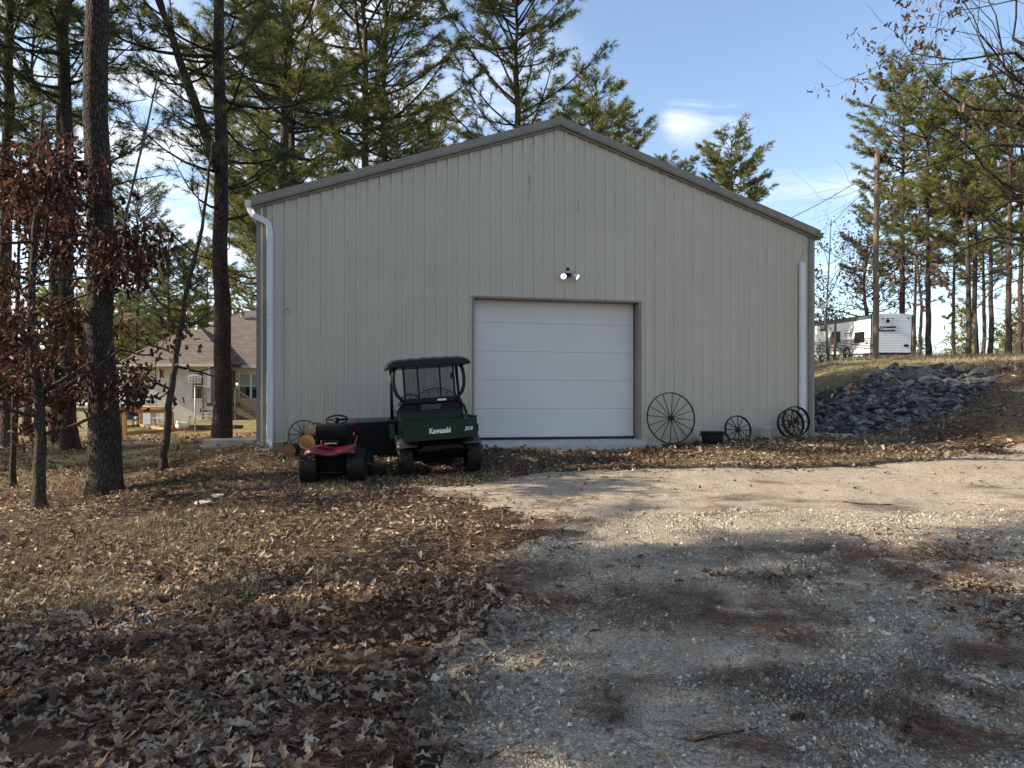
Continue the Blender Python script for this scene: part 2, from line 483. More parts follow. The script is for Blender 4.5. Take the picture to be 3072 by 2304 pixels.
def mat_bucket():
    t = NT('milky_plastic'); tr = t.new('BsdfTransparent'); mx = t.new('MixShader'); mx.inputs[0].default_value = .55
    t.set(t.ramp(t.noise(t.coord('Object'), 8, 4), [(.3, (.42, .42, .42)), (.7, (.62, .62, .60))]), .35)
    t.link(tr.outputs[0], mx.inputs[1]); t.link(t.b.outputs[0], mx.inputs[2]); t.link(mx.outputs[0], t.out.inputs[0])
    return t.m
M['bucket'] = mat_bucket()
def mat_lamp():
    t = NT('lit_bulb'); t.set((.9, .9, .9), .3)
    t.b.inputs['Emission Color'].default_value = (1, .98, .94, 1); t.b.inputs['Emission Strength'].default_value = 1.0
    return t.m
M['lamp'] = mat_lamp()

def mat_bark(name, dark, light, sx=9.0, sz=2.6, strength=1.0):
    t = NT(name)
    v = t.coord('Object', (sx, sx, sz)); 
    nz = t.noise(t.coord('Object', (3, 3, 1.2)), 1.5, 4)
    vv = t.new('VectorMath', operation='ADD'); t.link(v, vv.inputs[0])
    sc = t.new('VectorMath', operation='SCALE'); t.link(t.new('TexCoord').outputs['Object'], sc.inputs[0]); sc.inputs['Scale'].default_value = .6
    t.link(sc.outputs[0], vv.inputs[1])
    e = t.voro(vv.outputs[0], 1.5, 'DISTANCE_TO_EDGE')
    crack = t.ramp(e, [(0.0, (.15, .15, .15)), (.20, (1, 1, 1))])
    fine = t.noise(v, 7, 5, .65)
    c = t.ramp(fine, [(.3, dark), (.72, light)])
    c = t.mix(crack, tuple(x * .35 for x in dark), c)
    c = t.mix(t.ramp(nz, [(.5, (0, 0, 0)), (.75, (.4, .4, .4))]), c, tuple(x * 1.25 for x in light))
    t.set(c, .92, 0, .2)
    h = t.math('ADD', t.math('MULTIPLY', crack, 1.0), t.math('MULTIPLY', fine, .5))
    t.bump(h, strength, .035)
    return t.m
M['pinebark'] = mat_bark('pine_bark', (.042, .033, .029), (.105, .083, .070), 17, 5.0, .9)
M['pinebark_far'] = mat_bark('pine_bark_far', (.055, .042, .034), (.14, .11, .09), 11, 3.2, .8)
M['oakbark'] = mat_bark('oak_bark', (.045, .036, .028), (.13, .105, .085), 26, 6, .7)
M['greybark'] = mat_bark('grey_bark', (.10, .09, .08), (.22, .20, .18), 10, 3, .5)
def mat_needles(name, a, b, c):
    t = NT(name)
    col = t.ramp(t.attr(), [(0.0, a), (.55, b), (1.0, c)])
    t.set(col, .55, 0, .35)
    tl = t.new('BsdfTranslucent'); mx = t.new('MixShader'); mx.inputs[0].default_value = .45
    t.link(col, tl.inputs[0]); t.link(t.b.outputs[0], mx.inputs[1]); t.link(tl.outputs[0], mx.inputs[2]); t.link(mx.outputs[0], t.out.inputs[0])
    return t.m
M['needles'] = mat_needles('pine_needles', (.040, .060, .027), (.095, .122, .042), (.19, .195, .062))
M['needles_lit'] = mat_needles('pine_needles_lit', (.062, .080, .028), (.15, .165, .046), (.28, .255, .075))  # lighter, yellower copy of the needles: sunlight on the crowns put into the colour
M['redleaf'] = mat_needles('oak_leaves_red', (.028, .012, .010), (.058, .025, .018), (.115, .056, .038))
M['brownleaf'] = mat_needles('oak_leaves_brown', (.06, .03, .022), (.14, .075, .045), (.30, .20, .13))
M['shrub'] = mat_needles('shrub_leaves', (.05, .06, .02), (.11, .12, .04), (.20, .19, .07))
def mat_litter():
    t = NT('dead_leaf')
    f = t.attr(); v = t.coord('Object')
    c = t.ramp(f, [(0.0, (.050, .028, .018)), (.3, (.15, .09, .053)), (.62, (.34, .245, .16)), (1.0, (.64, .525, .38))])
    c = t.mix(t.ramp(t.noise(v, 60, 3), [(.4, (0, 0, 0)), (.75, (.5, .5, .5))]), c, (.07, .042, .026))
    t.set(c, .7, 0, .3)
    tl = t.new('BsdfTranslucent'); mx = t.new('MixShader'); mx.inputs[0].default_value = .2
    t.link(c, tl.inputs[0]); t.link(t.b.outputs[0], mx.inputs[1]); t.link(tl.outputs[0], mx.inputs[2]); t.link(mx.outputs[0], t.out.inputs[0])
    return t.m
M['litter'] = mat_litter()
def mat_leaf_single():
    t = NT('single_dead_leaf')
    f = t.orand(); v = t.coord('Object')
    c = t.ramp(f, [(0.0, (.085, .05, .032)), (.35, (.19, .12, .075)), (.7, (.36, .255, .165)), (1.0, (.58, .46, .32))])
    c = t.mix(t.ramp(t.noise(v, 30, 4), [(.4, (0, 0, 0)), (.75, (.55, .55, .55))]), c, (.07, .042, .026))
    t.set(c, .65, 0, .3); t.bump(t.noise(v, 70, 3), .3, .004)
    return t.m
M['leaf1'] = mat_leaf_single()
def mat_straw(name, a, b, c, rough=.7):
    t = NT(name); t.set(t.ramp(t.attr(), [(0, a), (.6, b), (1, c)]), rough, 0, .3); return t.m
M['needle_litter'] = mat_straw('fallen_pine_needles', (.050, .025, .016), (.115, .060, .034), (.22, .135, .075))
M['straw'] = mat_straw('dry_grass', (.15, .11, .055), (.32, .25, .13), (.50, .41, .25))
M['grassgreen'] = mat_straw('green_grass', (.05, .075, .02), (.10, .12, .035), (.19, .18, .06))
M['stone'] = mat_straw('crushed_stone', (.083, .070, .055), (.318, .278, .217), (.720, .712, .598), .85)
def mat_riprap():
    t = NT('slate_rock'); v = t.coord('Object')
    c = t.ramp(t.orand(), [(0.0, (.046, .046, .047)), (.5, (.115, .113, .112)), (.85, (.21, .203, .193)), (1.0, (.30, .285, .26))])
    c = t.mix(t.ramp(t.noise(v, 4, 5), [(.45, (0, 0, 0)), (.8, (.6, .6, .6))]), c, (.05, .045, .042))
    t.set(c, .75, 0, .35); t.bump(t.noise(v, 9, 5), .5, .03); return t.m
M['riprap'] = mat_riprap()
M['riprap_bits'] = mat_straw('slate_bits', (.05, .05, .05), (.13, .128, .125), (.26, .25, .235), .8)
def mat_pale_stone():
    t = NT('pale_stone'); v = t.coord('Object')
    t.set(t.ramp(t.noise(v, 9, 5), [(.3, (.30, .27, .23)), (.7, (.5, .47, .42))]), .85); t.bump(t.noise(v, 22, 4), .4, .01); return t.m
M['palestone'] = mat_pale_stone()
def mat_log_end():
    t = NT('cut_log_end'); v = t.coord('Object')
    w = t.new('TexWave', wave_type='RINGS', rings_direction='Y'); w.inputs['Scale'].default_value = 16; w.inputs['Distortion'].default_value = 1.5
    w.inputs['Detail'].default_value = 3
    t.link(v, w.inputs[0])
    c = t.ramp(w.outputs[0], [(.2, (.20, .075, .025)), (.8, (.33, .15, .06))])
    c = t.mix(t.ramp(t.noise(v, 6, 4), [(.4, (0, 0, 0)), (.8, (.6, .6, .6))]), c, (.14, .06, .025))
    t.set(c, .8); return t.m
M['logend'] = mat_log_end()

def mat_ground():
    t = NT('forest_ground'); v = t.coord('Object')
    big = t.noise(v, .35, 4); mid = t.noise(v, 2.2, 5, .6); fine = t.noise(v, 26, 4, .65)
    vo = t.new('TexVoronoi'); vo.inputs['Scale'].default_value = 13; t.link(v, vo.inputs['Vector'])
    leafc = t.ramp(vo.outputs['Color'], [(.1, (.035, .020, .013)), (.5, (.085, .051, .031)), (.9, (.19, .13, .08))])
    soil = t.ramp(fine, [(.3, (.028, .019, .013)), (.7, (.070, .048, .031))])
    litter = t.mix(t.ramp(mid, [(.35, (.25, .25, .25)), (.65, (.85, .85, .85))]), soil, leafc)
    grass = t.ramp(fine, [(.3, (.13, .105, .045)), (.7, (.30, .25, .13))])
    green = t.ramp(fine, [(.3, (.07, .08, .025)), (.7, (.15, .15, .055))])
    lawn = t.mix(t.ramp(mid, [(.45, (0, 0, 0)), (.7, (.7, .7, .7))]), grass, green)
    c = t.mix(t.attr('lawn'), litter, lawn)
    c = t.mix(t.math('MULTIPLY', t.attr('dirt'), t.ramp(mid, [(.3, (.5, .5, .5)), (.6, (1, 1, 1))])), c, (.27, .115, .05))
    t.set(c, .95, 0, .15)
    h = t.math('ADD', fine, t.math('MULTIPLY', vo.outputs['Distance'], .6))
    t.bump(h, .9, .03)
    return t.m
M['ground'] = mat_ground()
def mat_gravel():
    t = NT('gravel_surface'); v = t.coord('Object')
    vo = t.new('TexVoronoi'); vo.inputs['Scale'].default_value = 55; t.link(v, vo.inputs['Vector'])
    vo2 = t.new('TexVoronoi'); vo2.inputs['Scale'].default_value = 120; t.link(v, vo2.inputs['Vector'])
    st = t.ramp(vo.outputs['Color'], [(.0, (.152, .122, .089)), (.5, (.362, .304, .228)), (1, (.686, .600, .476))])
    st2 = t.ramp(vo2.outputs['Color'], [(.0, (.152, .121, .088)), (.6, (.362, .300, .223)), (1, (.622, .537, .421))])
    mid = t.noise(v, 1.7, 5, .6); fine = t.noise(v, 60, 3)
    c = t.mix(t.ramp(mid, [(.42, (0, 0, 0)), (.6, (1, 1, 1))]), st, st2)
    dust = t.ramp(fine, [(.3, (.298, .241, .173)), (.7, (.476, .394, .289))])
    c = t.mix(t.ramp(t.noise(v, .8, 4), [(.42, (.05, .05, .05)), (.68, (.5, .5, .5))]), c, dust)
    # rusty pine-straw stains
    c = t.mix(t.ramp(t.noise(t.coord('Object', (.7, 1.3, 1)), 1.3, 5, .6), [(.53, (0, 0, 0)), (.68, (.75, .75, .75))]), c, (.085, .054, .036))
    t.set(c, .92, 0, .2)
    h = t.math('ADD', t.math('MULTIPLY', vo.outputs['Distance'], -1.0), t.math('MULTIPLY', vo2.outputs['Distance'], -.6))
    t.bump(h, .8, .02)
    return t.m
M['gravel'] = mat_gravel()
def mat_brick():
    t = NT('whitewashed_brick'); v = t.coord('Object')
    sp = t.new('SeparateXYZ'); t.link(v, sp.inputs[0]); cb = t.new('CombineXYZ'); t.link(sp.outputs[0], cb.inputs[0]); t.link(sp.outputs[2], cb.inputs[1])
    br = t.new('TexBrick'); t.link(cb.outputs[0], br.inputs['Vector'])
    br.inputs['Scale'].default_value = 1.0; br.inputs['Brick Width'].default_value = .24; br.inputs['Row Height'].default_value = .085
    br.inputs['Mortar Size'].default_value = .010
    br.inputs['Color1'].default_value = (.64, .61, .55, 1); br.inputs['Color2'].default_value = (.52, .49, .44, 1); br.inputs['Mortar'].default_value = (.36, .335, .30, 1)
    c = t.mix(t.ramp(t.noise(v, 1.3, 5), [(.4, (0, 0, 0)), (.8, (.4, .4, .4))]), br.outputs[0], (.32, .28, .23))
    t.set(c, .9); t.bump(br.outputs['Fac'], -.5, .01); return t.m
M['brick'] = mat_brick()
def mat_shingle():
    t = NT('asphalt_shingle'); v = t.coord('Object')
    sp = t.new('SeparateXYZ'); t.link(v, sp.inputs[0]); cb = t.new('CombineXYZ')
    t.link(t.math('ADD', sp.outputs[0], t.math('MULTIPLY', sp.outputs[1], .6)), cb.inputs[0]); t.link(sp.outputs[2], cb.inputs[1])
    br = t.new('TexBrick'); t.link(cb.outputs[0], br.inputs['Vector'])
    br.inputs['Brick Width'].default_value = .33; br.inputs['Row Height'].default_value = .10; br.inputs['Mortar Size'].default_value = .012; br.inputs['Scale'].default_value = 1
    br.inputs['Color1'].default_value = (.155, .122, .10, 1); br.inputs['Color2'].default_value = (.095, .077, .064, 1); br.inputs['Mortar'].default_value = (.05, .04, .033, 1)
    t.set(br.outputs[0], .95); t.bump(br.outputs['Fac'], -.6, .015); return t.m
M['shingle'] = mat_shingle()

# ------------------------------------------------------------------ ground, driveway
GP = [G(*p)[:2] for p in [(905, 1640), (915, 1560), (940, 1480), (975, 1400), (1010, 1330), (1075, 1270), (1120, 1195), (1140, 1130), (1010, 1090), (880, 1064), (1000, 1044), (1200, 1024), (1500, 1013), (1900, 1006), (2060, 986), (2200, 952)]]
GP = [(-2.5, -12), (-1.6, -3), (-.95, .5), (-.78, 1.6)] + [tuple(p) for p in GP] + [(17, 16.5), (30, 20), (30, 8), (12, 3), (8, -2), (6, -12)]
def gravel_w(x, y):
    """1 on the driveway, 0 off it, with a ragged edge"""
    jx = x + (fbm(x * 1.5, y * 1.5, 31, 3) - .5) * 1.1 + (fbm(x * 7, y * 7, 33, 2) - .5) * .35; jy = y + (fbm(x * 1.5, y * 1.5, 41, 3) - .5) * 1.1 + (fbm(x * 7, y * 7, 43, 2) - .5) * .35
    return inpoly(jx, jy, GP)
def gravel_soft(x, y):
    jx = x + (fbm(x * 1.5, y * 1.5, 31, 3) - .5) * 1.1; jy = y + (fbm(x * 1.5, y * 1.5, 41, 3) - .5) * 1.1
    w = 0.0
    for rr_o in (.25, .6, .95):
        for k in range(6): w = w + inpoly(jx + rr_o * math.cos(k * 1.047), jy + rr_o * math.sin(k * 1.047), GP)
    return w / 18.0

def axis_nodes(segs):
    out = []
    for a, b, n in segs: out.append(np.linspace(a, b, n, endpoint=False))
    out.append([segs[-1][1]]); return np.concatenate(out)
gx = axis_nodes([(-900, -160, 8), (-160, -40, 24), (-40, -12, 40), (-12, 16, 190), (16, 40, 36), (40, 160, 24), (160, 900, 8)])
gy = axis_nodes([(-300, -40, 6), (-40, 0, 20), (0, 1.2, 6), (1.2, 20, 165), (20, 50, 80), (50, 160, 40), (160, 1200, 10)])
XX, YY = np.meshgrid(gx, gy)
ZZ = gz(XX, YY)
near = np.clip(1 - (np.hypot(XX, YY - 8) - 25) / 30, 0, 1)
ZZ = ZZ + micro(XX, YY) * near
nxg, nyg = len(gx), len(gy)
idx = np.arange(nxg * nyg).reshape(nyg, nxg)
quads = np.stack([idx[:-1, :-1], idx[:-1, 1:], idx[1:, 1:], idx[1:, :-1]], -1).reshape(-1, 4)
mb = MB(); mb.add(np.stack([XX, YY, ZZ], -1).reshape(-1, 3), quads)
ground = mb.build('ground', M['ground'], smooth=True)
tag(ground, kind='structure')
lawn = np.clip((fbm(XX * .25, YY * .25, 51, 3) - .42) * 5, 0, 1) * np.clip((YY - 11) / 4, .15, 1)
lawn = np.maximum(lawn, np.clip((YY - 24) / 6, 0, 1))
lawn = np.maximum(lawn, np.clip((XX + YY * .2 - 12) / 2, 0, 1) * np.clip((YY - 21) / 3, 0, 1))
lawn = lawn * (1 - .6 * np.clip((XX - 7) / 2, 0, 1) * np.clip((22 - YY) / 2, 0, 1))
dirt = np.exp(-(((XX + 9.3) / 2.0) ** 2 + ((YY - 24) / 2.0) ** 2))
for nm, arr in (('lawn', lawn), ('dirt', dirt)):
    a_ = ground.data.attributes.new(nm, 'FLOAT', 'POINT'); a_.data.foreach_set('value', arr.astype(np.float32).ravel())

# driveway: a finer sheet a few millimetres above the ground
dxn = np.linspace(-3.2, 18, 300); dyn = np.linspace(-1, 17.5, 260)
DX, DY = np.meshgrid(dxn, dyn)
DZ = gz(DX, DY) + micro(DX, DY) + .012
didx = np.arange(DX.size).reshape(DX.shape)
dq = np.stack([didx[:-1, :-1], didx[:-1, 1:], didx[1:, 1:], didx[1:, :-1]], -1).reshape(-1, 4)
cxm = (DX[:-1, :-1] + DX[1:, 1:]) / 2; cym = (DY[:-1, :-1] + DY[1:, 1:]) / 2
keep = gravel_w(cxm, cym).ravel()
mb = MB(); mb.add(np.stack([DX, DY, DZ], -1).reshape(-1, 3), dq[keep])
drive = mb.build('gravel_driveway', M['gravel'], smooth=True)
tag(drive, kind='structure')
def surf(x, y): return gz(x, y) + micro(np.asarray(x), np.asarray(y))

# ------------------------------------------------------------------ the metal building
BANG = math.atan2(.185, .86)
BW = 12.19; BL = 16.0; EAVE = 4.70; SL = .335
BO = (-.358 * 13.85, 13.85, 0.0)
shop = tag(empty('metal_building', BO, BANG), 'large tan ribbed steel workshop with gabled roof and white overhead door', 'building')
def bw(x, y, z):                       # building coordinates -> world
    c, s = math.cos(BANG), math.sin(BANG)
    return (BO[0] + c * x - s * y, BO[1] + s * x + c * y, BO[2] + z)
def wall_top(x): return EAVE + SL * (BW / 2 - abs(x - BW / 2))
DX0, DX1, DTOP = 4.26, 7.90, 2.95
RIB = .2286
def rib_profile(x0, x1, off=0.075):
    """x stations and outward depth of the ribbed sheet between x0 and x1"""
    xs = []
    k = math.floor((x0 - off) / RIB) - 1
    st = [x0]
    while off + k * RIB < x1 + RIB:
        c = off + k * RIB
        for dx_, h in ((-.030, 0), (-.016, .028), (.016, .028), (.030, 0)):
            xs.append((c + dx_, h))
        k += 1
    pr = [(x0, None)] + [(x, h) for x, h in xs if x0 < x < x1] + [(x1, None)]
    allx = np.array([x for x, _ in xs]); allh = np.array([h for _, h in xs])
    return [(x, float(np.interp(x, allx, allh))) for x, _ in pr]
def ribbed(mb, x0, x1, zb, zt, yf=0.0):
    pr = rib_profile(x0, x1)
    # extra station at the ridge so the top edge keeps its angle
    if x0 < BW / 2 < x1 and not any(abs(x - BW / 2) < 1e-3 for x, _ in pr):
        i = next(i for i, (x, _) in enumerate(pr) if x > BW / 2); pr.insert(i, (BW / 2, np.interp(BW / 2, [pr[i-1][0], pr[i][0]], [pr[i-1][1], pr[i][1]])))
    v = []
    for x, h in pr:
        v += [(x, yf - h, zb(x) if callable(zb) else zb), (x, yf - h, zt(x) if callable(zt) else zt)]
    q = [(2 * i, 2 * i + 2, 2 * i + 3, 2 * i + 1) for i in range(len(pr) - 1)]
    mb.add(v, q)
# one steel sheet covers four ribs
xs = list(np.arange(0.0, BW, RIB * 4)) + [BW]
for a, b in zip(xs[:-1], xs[1:]):
    mb = MB()
    jit = random.uniform(-.0015, .0015)
    segs = []
    for (u, w, lo) in ((a, min(b, DX0), -.25), (max(a, DX0), min(b, DX1), DTOP), (max(a, DX1), b, -.25)):
        if w - u > 1e-4: ribbed(mb, u, w, lo, wall_top, jit)
    mb.build('wall_panel', M['siding'], shop)
# screws along the girts
mb = MB()
for z in (4.55, 3.52, 2.53, 1.56, .60, -.02):
    k = 0
    while .075 + RIB * k + .055 < BW - .1:
        x = .075 + RIB * k + .055; k += 1
        if DX0 - .05 < x < DX1 + .05 and z < DTOP + .06: continue
        zz = z + random.uniform(-.006, .006); 
        if zz > wall_top(x) - .15: continue
        mb.cyl((x, .002, zz), (x, -.007, zz), .0105, 6)
o = mb.build('fastener', M['trim'], shop); tag(o, kind='stuff')
# side and back walls, roof, eaves
for xx, nm in ((0, 'side_wall'), (BW, 'side_wall')):
    mb = MB(); mb.box((xx - .02 if xx else .0, .012, -.25), (xx if xx else .02, BL, EAVE))
    y = .3
    while y < BL - .1:
        s_ = 1 if xx else -1
        mb.prism([(y - .03, 0), (y - .014, 0), (y + .014, 0), (y + .03, 0)], -.25, EAVE, 'z') if False else None
        mb.box((xx - .001 if xx else -.019, y - .014, -.25), (xx + .019 if xx else .001, y + .014, EAVE - .002))
        y += RIB
    mb.build(nm, M['siding'], shop)
mb = MB(); mb.prism([(0.02, -.25), (BW - .02, -.25), (BW - .02, EAVE), (BW / 2, wall_top(BW / 2)), (0.02, EAVE)], BL - .02, BL, 'y')
mb.build('back_wall', M['siding'], shop)
OH = .11
for sgn in (-1, 1):
    mb = MB()
    mid = BW / 2
    xe = -OH if sgn < 0 else BW + OH
    ze = wall_top(mid) - SL * abs(xe - mid)
    z0 = .062
    v = [(mid, -.10, wall_top(mid) + z0), (xe, -.10, ze + z0), (xe, BL + .1, ze + z0), (mid, BL + .1, wall_top(mid) + z0)]
    v2 = [(x, y, z - .03) for x, y, z in v]
    mb.add(v + v2, [(0, 3, 2, 1), (4, 5, 6, 7), (0, 1, 5, 4), (1, 2, 6, 5), (2, 3, 7, 6), (3, 0, 4, 7)])
    y = .1
    while y < BL:
        a_ = np.array([mid, y, wall_top(mid) + z0]); b_ = np.array([xe, y, ze + z0])
        mb.tube([a_ + (0, 0, .004), b_ + (0, 0, .004)], .014, 5); y += RIB
    mb.build('roof', M['roofmetal'], shop)
    # rake trim: a deep upper band and a thin lower lip
    mb = MB()
    def quadstrip(y0, y1, dt, db):
        vv = []
        for (x, zr) in ((mid, wall_top(mid)), (xe, ze)):
            for yy_ in (y0, y1):
                vv += [(x, yy_, zr + dt), (x, yy_, zr + db)]
        # vv: mid y0 top,bot ; mid y1 top,bot ; xe y0 top,bot ; xe y1 top,bot
        mb.add(vv, [(0, 1, 5, 4), (2, 6, 7, 3), (0, 4, 6, 2), (1, 3, 7, 5), (0, 2, 3, 1), (4, 5, 7, 6)])
    quadstrip(-.125, -.10, .072, -.075)
    quadstrip(-.118, -.024, -.0775, -.100)
    quadstrip(-.06, -.0235, -.1025, -.150)
    mb.build('rake_trim', M['trim'], shop)
mb = MB(); mb.prism([(BW / 2 - .2, wall_top(BW / 2) + .0), (BW / 2, wall_top(BW / 2) + .095), (BW / 2 + .2, wall_top(BW / 2) + .0)], -.128, BL + .12, 'y')
o = mb.build('ridge_cap', M['trim'], shop)
# corner trims
for x0, x1 in ((-.022, .165), (BW - .13, BW + .022)):
    mb = MB(); mb.box((x0, -.026, -.27), (x1, -.0215, EAVE - .02)); 
    xo = x0 if x0 < 0 else x1
    mb.box((xo - .002, -.026, -.27), (xo + .002, .16, EAVE - .02))
    for k in (.02, .145) if x0 < 0 else (BW - .115, BW + .005):
        mb.box((k - .004, -.030, -.27), (k + .004, -.0258, EAVE - .02))
    mb.build('corner_trim', M['trim'], shop)
# gutters
for xx in (-OH - .12, BW + OH):
    mb = MB(); zt = wall_top(BW / 2) - SL * (BW / 2 + OH) + .03
    mb.box((xx, -.06, zt - .12), (xx + .12, BL, zt - .115)); mb.box((xx, -.06, zt - .114), (xx + .006, BL, zt)); mb.box((xx + .114, -.06, zt - .114), (xx + .12, BL, zt)); mb.box((xx + .0065, -.06, zt - .114), (xx + .1135, -.054, zt))
    mb.build('gutter', M['white'] if xx < 0 else M['trim'], shop)
def sweep(mb, pts, w, d, xdir=(1, 0, 0)):
    """rectangular pipe along points lying in the wall plane"""
    pts = np.array(pts, float); tang = np.gradient(pts, axis=0); tang /= np.linalg.norm(tang, axis=1, keepdims=True)
    yv = np.array([0, 1.0, 0]); rings = []
    for p, t_ in zip(pts, tang):
        s_ = np.cross(t_, yv); n_ = np.linalg.norm(s_)
        s_ = s_ / n_ if n_ > .3 else np.array(xdir, float)
        f_ = np.cross(t_, s_); f_ /= np.linalg.norm(f_)
        for a_, b_ in ((-1, -1), (1, -1), (1, 1), (-1, 1)): rings.append(p + s_ * a_ * w / 2 + f_ * b_ * d / 2)
    n = len(pts); q = []
    for i in range(n - 1):
        for j in range(4): q.append((i * 4 + j, i * 4 + (j + 1) % 4, i * 4 + 4 + (j + 1) % 4, i * 4 + 4 + j))
    q += [(3, 2, 1, 0), (n * 4 - 4, n * 4 - 3, n * 4 - 2, n * 4 - 1)]
    mb.add(rings, q)
mb = MB()
sweep(mb, [(-.14, .02, 4.62), (-.13, -.02, 4.50), (-.06, -.085, 4.38), (.05, -.085, 4.33), (.15, -.085, 4.29), (.215, -.085, 4.22), (.235, -.085, 4.10), (.235, -.085, 3.9)], .115, .09)
sweep(mb, [(.235, -.085, 3.905), (.235, -.085, 1.35)], .112, .086)
sweep(mb, [(.235, -.085, 1.36), (.235, -.085, .2)], .118, .092)
sweep(mb, [(.235, -.085, .21), (.235, -.085, .05), (.23, -.12, -.06), (.22, -.20, -.10)], .114, .088)
o = mb.build('downspout', M['white'], shop); o['label'] = 'white downspout with offset elbow at top'; bevel(o, .01, 2, 60)
mb = MB()
xr = 11.86
sweep(mb, [(xr, -.085, 3.98), (xr, -.085, 1.3)], .122, .09)
sweep(mb, [(xr, -.085, 1.305), (xr, -.085, .05)], .127, .095)
o = mb.build('downspout', M['white'], shop); o['label'] = 'white downspout cut open at its top'; bevel(o, .01, 2, 60)
for z in (.9, 2.4): MB().box((.165, -.135, z), (.305, -.131, z + .03)).build('strap', M['white'], shop)
for z in (.9, 2.2, 3.6): MB().box((xr - .075, -.136, z), (xr + .075, -.1325, z + .025)).build('strap', M['white'], shop)
# overhead door
REC = .24
door = MB().box((DX0 + .02, REC + .03, -.02), (DX1 - .02, REC + .05, DTOP + .1)).build('garage_door', M['door'], shop)
for k in range(5):
    z0 = .03 + k * .61; z1 = z0 + .607
    mb = MB(); mb.box((DX0 + .03, REC - .012, z0), (DX1 - .03, REC + .03, min(z1, DTOP + .08)))
    o = mb.build('door_section', M['door'], door); bevel(o, .004, 2)
MB().box((DX0 + .03, REC - .014, -.035), (DX1 - .03, REC + .02, .027)).build('bottom_seal', M['seal'], door)
mb = MB().box((DX0 - .075, -.024, -.25), (DX0 + .003, -.0205, DTOP + .03)); mb.box((DX0 + .0, -.024, -.25), (DX0 + .006, REC + .06, DTOP))
mb.build('door_jamb', M['trim'], shop)
mb = MB().box((DX1 - .003, -.024, -.25), (DX1 + .06, -.0205, DTOP + .03)); mb.box((DX1 - .006, -.024, -.25), (DX1, REC + .06, DTOP))
mb.build('door_jamb', M['trim'], shop)
mb = MB().box((DX0 - .075, -.030, DTOP - .004), (DX1 + .06, -.0245, DTOP + .035)); mb.box((DX0, -.024, DTOP - .006), (DX1, REC + .06, DTOP))
mb.build('door_header', M['trim'], shop)
# footing and apron
mb = MB().box((-.03, .02, -.9), (BW + .03, BL, -.03)); mb.build('footing', M['concrete'], shop)
mb = MB()
ap = [(DX0 - .35, -.62), (DX0 - .1, -.74), (DX1 - .3, -.70), (DX1 + .28, -.58), (DX1 + .15, -.03), (DX1 - .01, .0), (DX1 - .01, REC), (DX0 + .01, REC), (DX0 + .01, 0), (DX0 - .2, -.03)]
tv = [(x, y, -.036 + min(0, y) * .10) for x, y in ap]; bv = [(x, y, -.6) for x, y in ap]
n = len(ap)
mb.add(tv + bv + [(6.0, -.3, -.06)], [(i, n + i, n + (i + 1) % n, (i + 1) % n) for i in range(n)], [(2 * n, i, (i + 1) % n) for i in range(n)])
mb.build('apron', M['concrete'], shop)
# small sensor bracket near the left corner
mb = MB().box((.50, -.03, 2.60), (.57, -.0, 2.63)); mb.cyl((.55, -.03, 2.612), (.56, -.09, 2.60), .018, 8)
tag(mb.build('wall_sensor', M['greymetal']), 'small metal sensor stub on the wall beside the left downspout', 'sensor').matrix_world = shop.matrix_basis
# security light above the door
fl = tag(empty('flood_light', bw(6.28, -.02, 3.52), BANG), 'twin headed white security light above the garage door', 'light')
MB().box((-.045, -.05, -.06), (.045, .0, .05)).build('junction_box', M['greymetal'], fl)
MB().lathe([(.0, .13), (.02, .125), (.034, .06), (.036, .05), (0, .05)], 12, T(0, -.03, 0)).build('photocell', M['black'], fl, True)
MB().box((-.04, -.10, -.09), (.05, -.051, .0)).build('motion_sensor', M['blackmetal'], fl)
for s_ in (-1, 1):
    arm = MB().tube([(s_ * .03, -.03, 0), (s_ * .09, -.07, -.03), (s_ * .115, -.09, -.045)], .014, 8).build('lamp_arm', M['greymetal'], fl, True)
    d_ = Vector((s_ * .25, -.85, -.55) if s_ < 0 else (.75, -.45, -.5)).normalized()
    q_ = d_.to_track_quat('Z', 'Y').to_matrix().to_4x4()
    Mx = T(s_ * .115, -.09, -.045) @ q_
    MB().lathe([(0, -.01), (.02, -.01), (.022, .02), (.045, .05), (.060, .085), (.061, .095)], 18, Mx).build('lamp_shade', M['whiteplastic'], fl, True)
    MB().lathe([(.059, .09), (.045, .10), (.02, .106), (0, .107)], 18, Mx).build('bulb', M['lamp'], fl, True)

# ------------------------------------------------------------------ trees
def frame_of(d):
    d = d / (np.linalg.norm(d, axis=-1, keepdims=True) + 1e-9)
    up = np.where(np.abs(d[..., 2:3]) > .9, np.array([1.0, 0, 0]), np.array([0, 0, 1.0]))
    u = np.cross(d, up); u /= np.linalg.norm(u, axis=-1, keepdims=True)
    return d, u, np.cross(d, u)

